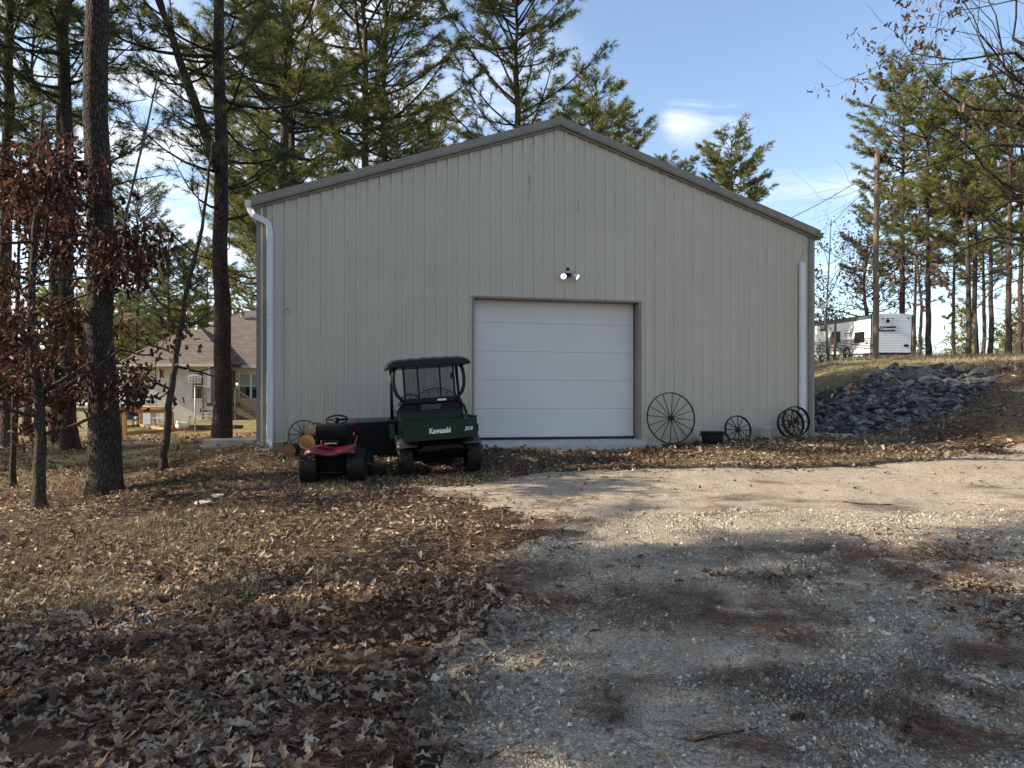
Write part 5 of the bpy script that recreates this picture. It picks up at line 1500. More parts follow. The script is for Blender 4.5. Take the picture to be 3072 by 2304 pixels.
# ------------------------------------------------------------------ the house
HS = tag(empty('brick_house', (-23.0, 42.0, -.3)), 'whitewashed brick house with brown shingled hip roof behind the left pines', 'house')
Z0 = 3.36                            # eave height above the house origin
def wall_with_openings(x0, x1, z0, z1, y, holes, mat, nm, parent):
    """front wall in the x-z plane, thickness .2, with rectangular openings"""
    xs_ = sorted({x0, x1, *[h[0] for h in holes], *[h[1] for h in holes]}); zs_ = sorted({z0, z1, *[h[2] for h in holes], *[h[3] for h in holes]})
    mb_ = MB()
    for a_, b_ in zip(xs_[:-1], xs_[1:]):
        for c_, d_ in zip(zs_[:-1], zs_[1:]):
            xm, zm = (a_ + b_) / 2, (c_ + d_) / 2
            if any(h[0] < xm < h[1] and h[2] < zm < h[3] for h in holes): continue
            mb_.add([(a_, y, c_), (b_, y, c_), (b_, y, d_), (a_, y, d_)], [(0, 1, 2, 3)])
    for h in holes:
        a_, b_, c_, d_ = h
        mb_.add([(a_, y, c_), (b_, y, c_), (b_, y, d_), (a_, y, d_), (a_, y + .2, c_), (b_, y + .2, c_), (b_, y + .2, d_), (a_, y + .2, d_)], [(0, 4, 5, 1), (1, 5, 6, 2), (2, 6, 7, 3), (3, 7, 4, 0)])
    return mb_.build(nm, mat, parent)
W1 = (.52, 1.24, 1.33, 2.94); W2 = (4.06, 4.78, 1.33, 2.94)
wall_with_openings(0, 5.05, -.3, Z0, 0, [W1, W2], M['brick'], 'wall', HS)
MB().add([(0, 0, -.3), (0, 11, -.3), (0, 11, Z0), (0, 0, Z0)], [(0, 3, 2, 1)]).build('wall', M['brick'], HS)
W3 = (6.35, 7.80, 1.33, 2.94); DR = (5.35, 6.15, 1.15, 3.1)
wall_with_openings(5.05, 16.0, -.3, Z0, 1.25, [W3, DR], M['brick'], 'wall', HS)
MB().add([(5.05, 0, -.3), (5.05, 1.25, -.3), (5.05, 1.25, Z0), (5.05, 0, Z0)], [(0, 1, 2, 3)]).build('wall', M['brick'], HS)
MB().add([(0, 11, -.3), (16, 11, -.3), (16, 11, Z0), (0, 11, Z0), (16, 1.25, -.3), (16, 1.25, Z0)], [(1, 0, 3, 2), (4, 1, 2, 5)]).build('wall', M['brick'], HS)
def house_window(w, y, double=False, top='shade'):
    a_, b_, c_, d_ = w
    f = MB()
    for q_ in ((a_, a_ + .05, c_, d_), (b_ - .05, b_, c_, d_), (a_ + .05, b_ - .05, c_, c_ + .05), (a_ + .05, b_ - .05, d_ - .05, d_), (a_ + .05, b_ - .05, (c_ + d_) / 2 - .025, (c_ + d_) / 2 + .025)):
        f.box((q_[0], y + .05, q_[2]), (q_[1], y + .12, q_[3]))
    if double: f.box(((a_ + b_) / 2 - .06, y + .045, c_ + .05), ((a_ + b_) / 2 + .06, y + .125, (c_ + d_) / 2 - .025)); f.box(((a_ + b_) / 2 - .06, y + .045, (c_ + d_) / 2 + .025), ((a_ + b_) / 2 + .06, y + .125, d_ - .05))
    fr = f.build('window', M['white'], HS)
    zm = (c_ + d_) / 2
    MB().box((a_ + .051, y + .09, c_ + .051), (b_ - .051, y + .094, zm - .026)).build('pane', M['glass'], fr)
    MB().box((a_ + .051, y + .09, zm + .026), (b_ - .051, y + .094, d_ - .051)).build('pane', M['blind'] if double else M['glass'], fr)
    MB().box((a_ - .06, y - .05, c_ - .075), (b_ + .06, y + .06, c_ - .002)).build('sill', M['creamwood'], fr)
house_window(W1, 0); house_window(W2, 0); house_window(W3, 1.25, True)
d_ = MB().box((DR[0], 1.33, DR[2]), (DR[1], 1.38, DR[3])).build('door', M['shade'], HS); MB().box((DR[0] + .12, 1.318, 2.0), (DR[1] - .12, 1.3295, 2.95)).build('pane', M['glass'], d_)
def hip(nm, x0, x1, y0, y1, z0, sl, ext=0.0, mat='shingle', back=True):
    hw = min(x1 - x0, (y1 - y0)) / 2
    mb_ = MB()
    if (x1 - x0) >= (y1 - y0):
        a_ = (x0 + hw, y0 + hw, z0 + hw * sl); b_ = (x1 - hw, y0 + hw, z0 + hw * sl)
        v_ = [(x0, y0, z0), (x1, y0, z0), (x1, y1, z0), (x0, y1, z0), a_, b_]
        mb_.add(v_, [(0, 1, 5, 4), (2, 3, 4, 5)], [(0, 4, 3), (1, 2, 5)])
    else:
        a_ = (x0 + hw, y0 + hw, z0 + hw * sl); b_ = (x0 + hw, y1, z0 + hw * sl)
        v_ = [(x0, y0, z0), (x1, y0, z0), (x1, y1, z0), (x0, y1, z0), a_, b_]
        mb_.add(v_, [(0, 4, 5, 3), (1, 2, 5, 4)], [(0, 1, 4)])
    o_ = mb_.build(nm, M[mat], HS); sm_ = o_.modifiers.new('thick', 'SOLIDIFY'); sm_.thickness = .06; sm_.offset = -1
    return o_
rf = hip('roof', -.45, 17, 1.0, 11.5, Z0 + .05, .76)
rf2 = hip('roof', -.47, 6.6, -.55, 6.5, Z0 + .047, .76)
# ridge vents and pipes
for (x_, y_, z_) in ((4.9, 5.6, 6.95),):
    MB().lathe([(0, .42), (.16, .40), (.20, .30), (.12, .28), (.12, 0)], 14, T(x_ + .15, y_ - .3, z_ - .1)).build('roof_vent', M['galv'], rf, True)
MB().lathe([(0, .30), (.05, .30), (.06, .12), (.12, .02), (.13, 0)], 12, T(3.2, 2.6, Z0 + 2.35)).build('vent_pipe', M['whiteplastic'], rf2, True)
MB().box((9, 6.2, 6.9), (9.25, 6.5, 7.8)).build('vent_pipe', M['white'], rf)
# fascia, soffit
for a_, b_ in (((-.47, -.57, Z0 - .12), (6.6, -.54, Z0 + .04)), ((6.6, .97, Z0 - .12), (17, 1.0, Z0 + .04))): MB().box(a_, b_).build('fascia', M['creamwood'], HS)
MB().box((-.47, -.538, Z0 - .12), (6.6, 1.24, Z0 - .09)).build('soffit', M['pinewood'], HS)
MB().box((-.5, -.3, Z0 - .1), (-.4, 11, Z0 + .03)).build('gutter', M['white'], HS)
MB().cyl((-.12, -.1, -.2), (-.12, -.1, Z0 - .1), .05, 8).build('downspout', M['white'], HS)
# porch
for x_ in (5.15, 6.35): bevel(MB().box((x_ - .09, -.2, 1.12), (x_ + .09, -.02, Z0 - .13)).build('column', M['white'], HS), .01)
MB().box((5.06, -.3, .92), (6.5, 1.24, 1.12)).build('porch_floor', M['redwood'], HS)
MB().box((5.10, -.26, -.3), (6.46, 1.2, .915)).build('porch_base', M['brick'], HS)
for k in range(5): MB().box((4.95, -.55 - k * .27, .72 - k * .2), (5.75, -.29 - k * .27, .76 - k * .2)).build('step', M['concrete'], HS)
MB().box((4.85, -.36, 1.92), (5.2, -.26, 1.98)).build('handrail', M['oldwood'], HS); MB().box((6.25, -.36, 1.92), (6.75, -.26, 1.98)).build('handrail', M['oldwood'], HS)
bal = MB().box((-.022, -.022, 0), (.022, .022, .80)).mesh('baluster'); bal.materials.append(M['oldwood'])
for x_ in (4.9, 5.03, 6.45, 6.57, 6.69): o = link('baluster', bal, HS); o.location = (x_, -.31, 1.125)
for x_ in (4.86, 6.30, 6.76): MB().box((x_ - .05, -.36, .0), (x_ + .05, -.26, 1.98)).build('post', M['oldwood'], HS)
# side stair going down to the right
MB().tube([(6.78, -.31, 1.95), (8.75, -.31, .62)], .045, 6).build('handrail', M['oldwood'], HS)
MB().prism([(6.7, .55), (6.9, .85), (8.9, -.3), (8.6, -.3)], -.36, -.30, 'y').build('stringer', M['oldwood'], HS)
for k in range(12):
    x_ = 6.9 + k * .155; zz_ = .88 - k * .105
    o = link('baluster', bal, HS); o.location = (x_, -.31, zz_ + .0); o.scale = (1, 1, 1.15)
for k in range(6): MB().box((6.75 + k * .33, -.28, .80 - k * .2), (7.08 + k * .33, .75, .84 - k * .2)).build('step', M['oldwood'], HS)
# wall lamp
lp = MB().lathe([(0, .14), (.06, .12), (.07, .02), (0, .02)], 10, T(6.28, 1.14, 2.32)).build('wall_lamp', M['blackmetal'], HS, True)
MB().lathe([(0, .02), (.055, .015), (.05, -.10), (0, -.12)], 10, T(6.28, 1.14, 2.32)).build('bulb', M['lamp'], lp, True)
# crawl space vents
for x_ in (4.55, 4.68, 4.81, 4.94, 8.4, 8.55, 8.7): MB().box((x_, -.012 if x_ < 5 else 1.238, .55), (x_ + .07, -.001 if x_ < 5 else 1.249, .78)).build('vent', M['ink'], HS)

# ------------------------------------------------------------------ garden things in front of the house
def gp(px, d, up=0.0):
    p = gpt(px, d); return Vector((p[0], p[1], p[2] + up))
GF = tag(empty('garden_fence', gp(367, 25.5)), 'new yellow pine post and rail frame round the garden by the house', 'fence')
g0 = GF.location
corner = [gp(367, 25.5), gp(516, 30.0), gp(418, 36.0), gp(280, 31.5)]
for i, cpt in enumerate(corner):
    for dx_ in ((-.09, .09) if i in (0, 2) else (0,)):
        p = cpt - g0 + Vector((dx_, 0, 0)); h_ = .98 if i != 1 else .85
        MB().box((p.x - .055, p.y - .055, p.z - .3), (p.x + .055, p.y + .055, p.z + h_)).build('post', M['pinewood'], GF)
for i in range(4):
    a_ = corner[i] - g0; b_ = corner[(i + 1) % 4] - g0
    a_ = a_ + Vector((0, 0, 1.02)); b_ = b_ + Vector((0, 0, 1.02))
    dv = b_ - a_; L_ = dv.length; yaw = math.atan2(dv.y, dv.x); pit = math.asin(dv.z / L_)
    o = MB().box((-.1, -.06, -.03), (L_ + .1, .06, .03)).build('top_rail', M['pinewood'], GF); o.location = a_; o.rotation_euler = (0, -pit, yaw)
    o = MB().box((0, -.02, -.20), (L_, .02, -.045)).build('side_rail', M['pinewood'], GF); o.location = a_; o.rotation_euler = (0, -pit, yaw)
    o = MB().box((0, -.02, .02), (L_, .02, .14)).build('base_board', M['pinewood'], GF); o.location = a_ - Vector((0, 0, 1.02)); o.rotation_euler = (0, -pit, yaw)
    for zf in (.3, .55):
        MB().tube([tuple(a_ - Vector((0, 0, 1.02 - zf))), tuple(b_ - Vector((0, 0, 1.02 - zf)))], .004, 4).build('wire', M['galv'], GF)
RBd = tag(empty('raised_bed', gp(612, 31)), 'low dark red timber garden bed below the birdhouse', 'garden bed')
for (a_, b_) in (((-1.45, -.05, -.2), (1.35, .0, .20)), ((-1.45, .9, -.2), (1.35, .95, .20)), ((-1.45, .0, -.2), (-1.40, .9, .20)), ((1.30, .0, -.2), (1.35, .9, .20))): MB().box(a_, b_).build('board', M['redwood'], RBd)
MB().box((-1.395, .002, -.2), (1.295, .898, .08)).build('soil', M['ground'], RBd)
def hen(label, px, d, rz, s):
    root = tag(empty('white_hen', gp(px, d), rz), label, 'hen', 'white hens by the garden bed'); root.scale = (s, s, s)
    b = MB()
    b.tube([(-.24, 0, .34), (-.19, 0, .31), (-.12, 0, .25), (0, 0, .22), (.10, 0, .24), (.15, 0, .32), (.165, 0, .40), (.18, 0, .45), (.205, 0, .46), (.23, 0, .45)], [.012, .05, .085, .115, .10, .065, .045, .045, .035, .01], 12)
    b.build('body', M['feather'], root, True)
    MB().tube([(.225, 0, .452), (.262, 0, .44)], [.014, .002], 6).build('beak', M['beak'], root)
    MB().box((.16, -.006, .485), (.22, .006, .52)).build('comb', M['red'], root)
    for s_ in (-1, 1): MB().tube([(0, s_ * .045, .15), (.01, s_ * .045, .0)], .009, 5).build('leg', M['beak'], root)
    return root
hen('white hen standing upright between the fence post and the garden bed', 552, 30.3, .6, 1.25)
hen('white hen crouching beside the garden fence post, left of the other', 536, 30.6, 2.4, .95)
# martin house on its pole
BH = tag(empty('birdhouse', gp(585, 30.2)), 'white two storey birdhouse on a tall pole in front of the house', 'birdhouse')
zt = CZ - (1150 - HOR) / FPX * 30.2 - BH.location.z
MB().cyl((0, 0, -.2), (0, 0, zt), .028, 8).build('pole', M['white'], BH, True)
for k in range(2):
    f = MB().box((-.20, -.17, zt + k * .145), (.20, .17, zt + .125 + k * .145)).build('storey', M['whiteplastic'], BH)
    MB().box((-.24, -.21, zt - .014 + k * .145), (.24, .21, zt - .001 + k * .145)).build('ledge', M['greenlid'], BH)
    for x_ in (-.13, 0, .13): MB().cyl((x_, -.174, zt + .06 + k * .145), (x_, -.1705, zt + .06 + k * .145), .03, 10).build('hole', M['ink'], f)
MB().prism([(-.26, zt + .285), (.26, zt + .285), (0, zt + .40)], -.22, .22, 'y').build('roof', M['whiteplastic'], BH)
# bench table, cooler box, folding ladder, chair
TB = tag(empty('garden_table', gp(486, 33.5)), 'small white garden table beside the leaning tree', 'table')
MB().box((-.32, -.3, .50), (.32, .3, .54)).build('table_top', M['white'], TB)
for x_ in (-.28, .28):
    for y_ in (-.25, .25): MB().box((x_ - .02, y_ - .02, 0), (x_ + .02, y_ + .02, .4995)).build('leg', M['white'], TB)
o = bevel(MB().box((-.42, -.3, 0), (.42, .3, .82)).build('chest', M['white'], None), .04, 3); o.location = gp(438, 38); tag(o, 'white chest against the house wall behind the garden fence', 'chest')
LD = tag(empty('step_ladder', gp(457, 39)), 'tall folding step ladder against the house wall', 'ladder')
for s_ in (-1, 1):
    MB().tube([(s_ * .28, -.3, 0), (s_ * .14, 0, 1.55)], .022, 5).build('rail', M['galv'], LD); MB().tube([(s_ * .28, .3, 0), (s_ * .14, .02, 1.55)], .018, 5).build('rear_rail', M['galv'], LD)
for k in range(5):
    f_ = (k + 1) / 6; w_ = .28 - .14 * f_; MB().box((-w_, -.3 + .3 * f_ - .03, 1.55 * f_ - .01), (w_, -.3 + .3 * f_ + .03, 1.55 * f_ + .01)).build('tread', M['galv'], LD)
CH = tag(empty('blue_chair', gp(386, 34.5), .6), 'blue chair behind the nearest post of the garden fence', 'chair')
MB().box((-.22, -.22, .42), (.22, .22, .46)).build('seat', M['bluecloth'], CH); bevel(MB().box((-.22, .2, .46), (.22, .24, .92)).build('backrest', M['bluecloth'], CH), .03)
for x_ in (-.2, .2):
    for y_ in (-.2, .2): MB().cyl((x_, y_, 0), (x_, y_, .42), .015, 6).build('leg', M['ink'], CH)

# ------------------------------------------------------------------ rock bank
ICO = None
def ico():
    t_ = (1 + 5 ** .5) / 2
    v = np.array([(-1, t_, 0), (1, t_, 0), (-1, -t_, 0), (1, -t_, 0), (0, -1, t_), (0, 1, t_), (0, -1, -t_), (0, 1, -t_), (t_, 0, -1), (t_, 0, 1), (-t_, 0, -1), (-t_, 0, 1)], float); v /= np.linalg.norm(v[0])
    f = np.array([(0, 11, 5), (0, 5, 1), (0, 1, 7), (0, 7, 10), (0, 10, 11), (1, 5, 9), (5, 11, 4), (11, 10, 2), (10, 7, 6), (7, 1, 8), (3, 9, 4), (3, 4, 2), (3, 2, 6), (3, 6, 8), (3, 8, 9), (4, 9, 5), (2, 4, 11), (6, 2, 10), (8, 6, 7), (9, 8, 1)])
    return v, f
IV, IF = ico()
def rock_variant(seed, flat=.33, rough=.22):
    r = np.random.default_rng(seed); v = IV * (1 + r.normal(0, rough, (12, 1))); v = v * np.array([1, r.uniform(.6, .95), flat * r.uniform(.7, 1.3)])
    v = np.clip(v, -.85, .85); return v, IF
RVAR = [rock_variant(s) for s in range(12)]
rock_mesh = []
for v, f in RVAR:
    me = MB().add(v, None, f).mesh('stone'); me.materials.append(M['riprap']); rock_mesh.append(me)
RP = [tuple(G(*p)[:2]) for p in [(1759, 930), (1762, 890), (1775, 855), (1830, 835), (1885, 812), (1930, 799), (2010, 797), (2085, 803), (2145, 820), (2150, 838), (2095, 872), (2045, 897), (1965, 922), (1905, 936), (1830, 938)]]
RPa = np.array(RP)
pile = tag(empty('rock_pile', (RPa[:, 0].mean(), RPa[:, 1].mean(), float(gz(RPa[:, 0].mean(), RPa[:, 1].mean())))), 'bank of loose blue grey riprap rock right of the workshop', 'rocks')
r = np.random.default_rng(99)
def rocks_in(n, keepout=None):
    out = []
    while len(out) < n:
        x_ = r.uniform(RPa[:, 0].min(), RPa[:, 0].max(), 400); y_ = r.uniform(RPa[:, 1].min(), RPa[:, 1].max(), 400)
        x_ = x_ + (fbm(x_, y_, 3, 2) - .5) * .8
        ok = inpoly(x_, y_, RP)
        out += list(zip(x_[ok], y_[ok]))
    return np.array(out[:n])
pts = rocks_in(300); p0 = np.array(pile.location)
zz = gz(pts[:, 0], pts[:, 1])
for i, (x_, y_) in enumerate(pts):
    o = link('stone', rock_mesh[i % 12], pile)
    s_ = min(.30, .128 * math.exp(r.normal(0, .40)))
    o.location = Vector((x_, y_, zz[i] + s_ * .25 + r.uniform(0, .08))) - Vector(p0)
    o.rotation_euler = (r.normal(0, .35), r.normal(-.25, .35), r.uniform(0, 6.28)); o.scale = (s_ * 1.1, s_, s_)
pts = rocks_in(2400); N = len(pts)
mb = MB(); pos = np.column_stack([pts, gz(pts[:, 0], pts[:, 1]) + r.uniform(-.02, .06, N)]) - p0
scatter(mb, RVAR, pos, rot_mats(r.uniform(0, 6.28, N), r.normal(0, .5, N), r.normal(0, .5, N)), .085 * np.exp(r.normal(0, .4, N)), r.random(N))
tag(mb.build('small_stones', M['riprap_bits'], pile), kind='stuff')

# ------------------------------------------------------------------ loose things on the drive and in the leaves
def loose_stone(label, ox, oy, s, flat=.6, mat='palestone', name='stone'):
    p = G(ox, oy); o = link(name, MB().add(*[rock_variant(int(ox))[0]], None, IF).mesh(name), None); o.data.materials.append(M[mat])
    o.location = (p[0], p[1], surf(p[0], p[1]) + s * .25); o.scale = (s, s, s * flat * 1.6); o.rotation_euler = (0, .1, ox)
    sb = o.modifiers.new('round', 'SUBSURF'); sb.levels = 1; sb.render_levels = 1
    return tag(o, label, 'stone', 'loose stones')
loose_stone('white stone among the leaves at the right edge of the drive', 2055, 1244, .045)
loose_stone('white stone at the near edge of the right hand leaf patch', 1973, 1291, .045)
loose_stone('pale stone beside the upper right leaf patch', 1970, 1162, .055)
loose_stone('flat pale stone in the leaves left of the mower', 438, 1092, .17, .25)
loose_stone('flat pale stone nearer the mower, just behind the other flat stone', 470, 1076, .15, .25)
loose_stone('white stone in the sunlit leaves at the left', 392, 1205, .045)
loose_stone('tan pebble alone on the bare middle of the drive', 1078, 1402, .028, .7)
def pine_cone(label, ox, oy, s):
    p = G(ox, oy); mb_ = MB()
    for i in range(46):
        t_ = i / 45; a_ = i * 2.4; rr2 = s * (.42 * math.sin(PI * min(1, t_ * .85 + .15)) + .05)
        Mx = T(0, 0, 0) @ Ry(PI / 2) @ T(0, 0, (t_ - .5) * s * 1.7) @ Rz(a_) @ Ry(.9)
        mb_.add(xf([(0, -.10 * s, 0), (0, .10 * s, 0), (.05 * s, .12 * s, rr2), (.05 * s, -.12 * s, rr2), (.09 * s, 0, rr2 * 1.15)], Mx), [(0, 1, 2, 3)], [(3, 2, 4)])
    o = mb_.build('pine_cone', plain('pine_cone_brown', (.035, .022, .015), .8)); o.location = (p[0], p[1], surf(p[0], p[1]) + s * .4); o.rotation_euler = (0, 0, ox)
    return tag(o, label, 'pine cone', 'pine cones on the drive')
pine_cone('dark pine cone lying on the pale gravel', 1722, 1563, .055)
pine_cone('dark pine cone buried in the pine straw near the right', 1958, 1590, .055)
pine_cone('small dark cone in the leaves below the flat stones', 582, 1188, .05)
def stick(label, pts_, r_=.006):
    P_ = [G(*p) for p in pts_]; P_ = [(p[0], p[1], float(surf(p[0], p[1])) + .012 + .01 * (i % 2)) for i, p in enumerate(P_)]
    return tag(MB().tube(P_, np.linspace(r_, r_ * .5, len(P_)), 6).build('stick', M['oakbark'], None, True), label, 'stick', 'fallen sticks')
stick('fallen stick on the sunlit gravel right of the middle', [(1820, 1089), (1860, 1092), (1900, 1094), (1925, 1092)], .014)
stick('curved twig at the right end of the rock bank', [(2075, 897), (2110, 890), (2160, 878), (2175, 874)], .02)
stick('thin twig near the bottom right of the drive', [(1500, 1610), (1560, 1600), (1640, 1583)], .006)

# ------------------------------------------------------------------ leaf litter, straw, gravel, grass
r = np.random.default_rng(2024)
def wedge(n, d0, d1, side=.78, pw=1.0):
    """points on the ground inside the view, density falling with distance when pw<1"""
    u = r.random(n); d = (d0 ** (1 + pw) + u * (d1 ** (1 + pw) - d0 ** (1 + pw))) ** (1 / (1 + pw))
    x_ = r.uniform(-side, side, n) * d
    return x_, d
def clear_of_things(x_, y_):
    """not inside the building or its apron"""
    c, s = math.cos(BANG), math.sin(BANG)
    lx = c * (x_ - BO[0]) + s * (y_ - BO[1]); ly = -s * (x_ - BO[0]) + c * (y_ - BO[1])
    inb = (lx > -.05) & (lx < BW + .05) & (ly > -.05)
    apr = (lx > DX0 - .25) & (lx < DX1 + .2) & (ly > -.62)
    return ~(inb | apr)
def ell(x_, y_, spots):
    """soft union of spots given in overview picture units (ox, oy, rx, ry)"""
    w = np.zeros(len(x_))
    for ox, oy, rx, ry in spots:
        c0 = G(ox, oy); cx_ = G(ox + rx, oy); cy_ = G(ox, oy - ry)
        a_ = abs(cx_[0] - c0[0]); b_ = abs(cy_[1] - c0[1])
        w = np.maximum(w, 1.25 - np.hypot((x_ - c0[0]) / a_, (y_ - c0[1]) / b_))
    return np.clip(w, 0, 1)
LEAFSPOTS = [(2150, 1300, 190, 80), (2050, 1190, 200, 45), (1950, 1160, 90, 20), (2190, 1370, 90, 60), (1720, 1390, 60, 10), (1640, 1250, 150, 10)]
STRAW = [(1500, 1315, 260, 55), (1620, 1345, 170, 35), (1700, 1490, 170, 45), (1305, 1535, 70, 45), (1960, 1560, 220, 70), (1760, 1420, 90, 25), (1560, 1640, 160, 45), (1250, 1310, 160, 25),
         (2060, 1490, 160, 50), (2120, 1420, 130, 40), (980, 1445, 90, 35), (930, 1540, 130, 55), (780, 1640, 170, 50), (1080, 1240, 130, 40), (1180, 1140, 180, 22), (1700, 1270, 160, 20), (1850, 1200, 250, 25), (2000, 1240, 190, 30), (1300, 1085, 150, 10), (700, 1560, 100, 40), (1100, 1350, 60, 20)]
# near leaves as single pieces on the ground
def leaf_w(x_, y_):
    g = gravel_w(x_, y_)
    base = np.where(g, .008 + .02 * (fbm(x_ * .9, y_ * .9, 77, 3) > .58), .25 + 1.1 * np.clip((fbm(x_ * 1.3, y_ * 1.3, 87, 3) - .3) * 2.6, 0, 1))
    sf = gravel_soft(x_, y_)
    base = np.where(g, np.maximum(base, .9 * np.clip(.95 - sf, 0, 1) ** 1.3), base * np.clip(1.25 - sf, .3, 1))
    base = np.where(g, base + .5 * ell(x_, y_, LEAFSPOTS) ** 2, base)
    # clear patches: gravel showing through the leaves
    base = base * (1 - .85 * ell(x_, y_, [(330, 1350, 120, 28), (560, 1270, 60, 14), (250, 1440, 60, 20)]))
    base = base * np.where((y_ > 15.5) & (x_ < 7), .35, 1) * np.where((x_ > 6.5) & (y_ > 16), .5, 1)
    return base
single_meshes = []
for v, f in LEAF7:
    me = MB().add(v - np.array([.5, 0, 0]), f).mesh('leaf', True); me.materials.append(M['leaf1']); single_meshes.append(me)
x_, y_ = wedge(6000, 3.0, 4.9); w = leaf_w(x_, y_); ok = r.random(len(x_)) < w * .9
x_, y_ = x_[ok][:300], y_[ok][:300]; z_ = surf(x_, y_)
for i in range(len(x_)):
    o = link('leaf', single_meshes[i % len(single_meshes)], ground); s_ = .085 * math.exp(r.normal(0, .28))
    o.location = (x_[i], y_[i], z_[i] + .022 + r.uniform(0, .015)); o.rotation_euler = (r.normal(0, .3), r.normal(0, .25), r.uniform(0, 6.28)); o.scale = (s_, s_ * r.uniform(.8, 1.2), s_ * r.uniform(.6, 1.6))
# the hand of big leaves one notices first
for ox, oy, s_, rz in ((866, 1535, .19, .3), (1330, 1560, .12, .9), (1975, 1562, .13, .5), (1525, 1455, .09, 2.0), (1165, 1437, .10, 1.0), (1080, 1400, .06, .2), (2120, 1478, .12, 2.2), (1300, 1480, .09, 3.0), (2070, 1150, .1, 1), (1950, 1440, .09, .6)):
    p = G(ox, oy); o = link('leaf', single_meshes[int(ox) % 8], ground); o.location = (p[0], p[1], surf(p[0], p[1]) + .03); o.rotation_euler = (.1, -.1, rz); o.scale = (s_, s_, s_)
mb = MB()
def litter(n, d0, d1, variants, size, lift, pw=.6, side=.8, edge=0.0):
    x_, y_ = wedge(n, d0, d1, side, pw); ok = (np.abs(x_ / y_) >= edge) & (r.random(n) < leaf_w(x_, y_)) & clear_of_things(x_, y_); x_, y_ = x_[ok], y_[ok]
    N_ = len(x_); s_ = size * np.minimum(1.5, np.exp(r.normal(0, .38, N_)))
    pos_ = np.column_stack([x_, y_, surf(x_, y_) + r.uniform(.004, lift, N_)])
    R_ = rot_mats(r.uniform(0, 6.28, N_), r.normal(0, .36, N_), r.normal(0, .36, N_))
    tone = np.clip(r.beta(2, 2.2, N_) + (fbm(x_ * .8, y_ * .8, 5, 2) - .5) * .5, 0, 1)
    scatter(mb, variants, pos_, R_, s_, tone); return N_
n1 = litter(33000, 2.8, 6.5, LEAF6, .066, .045)
n2 = litter(52000, 6.5, 14.9, LEAF4, .066, .04, .8)
n3 = litter(18000, 13.5, 24, LEAF5, .11, .03, .6)
litter(13000, 1.2, 12, LEAF5, .09, .04, .7, 1.35, .8)
litter(2500, .6, 2.8, LEAF5, .09, .04, .7)
print('LEAVES', n1, n2, n3)
tag(mb.build('fallen_leaves', M['litter'], None, True), 'dry brown oak leaves covering the ground', 'leaves', kind='stuff')

# crushed stone on the drive
OCT = (np.array([(1, 0, 0), (-1, 0, 0), (0, 1, 0), (0, -1, 0), (0, 0, .7), (0, 0, -.7)], float), np.array([(0, 2, 4), (2, 1, 4), (1, 3, 4), (3, 0, 4), (2, 0, 5), (1, 2, 5), (3, 1, 5), (0, 3, 5)]))
CUBV = []
for s in range(8):
    rs = np.random.default_rng(500 + s)
    CUBV.append((OCT[0] * rs.uniform(.65, 1.2, (6, 1)) + rs.normal(0, .18, (6, 3)), OCT[1]))
x_, y_ = wedge(235000, 2.9, 8.5, .76, .1)
g = gravel_w(x_, y_) | (ell(x_, y_, [(330, 1350, 120, 28), (560, 1270, 60, 14), (250, 1440, 60, 20), (960, 1480, 60, 60), (900, 1560, 80, 60)]) > .3)
dens = .18 + .95 * np.clip((fbm(x_ * 1.4, y_ * 1.4, 131, 3) - .40) * 4, 0, 1)
dens = np.maximum(dens, ell(x_, y_, [(940, 1480, 90, 40), (1100, 1330, 100, 30), (1000, 1590, 120, 50), (1560, 1520, 140, 60), (1880, 1330, 140, 35)]))
ok = g & (r.random(len(x_)) < dens * .7); x_, y_ = x_[ok], y_[ok]; N = len(x_)
s_ = .0055 * np.exp(r.normal(0, .42, N)) * (1 + .35 * (r.random(N) < .06)) * (1 + .04 * y_)
mb = MB(); scatter(mb, CUBV, np.column_stack([x_, y_, surf(x_, y_) + .012 + s_ * .3]), rot_mats(r.uniform(0, 6.28, N), r.uniform(0, 6.28, N), r.normal(0, .6, N)), s_, np.clip(r.beta(2.2, 2.2, N), 0, 1))
print('STONES', N)
tag(mb.build('loose_gravel', M['stone']), 'loose grey crushed stone lying on the driveway', 'gravel', kind='stuff')

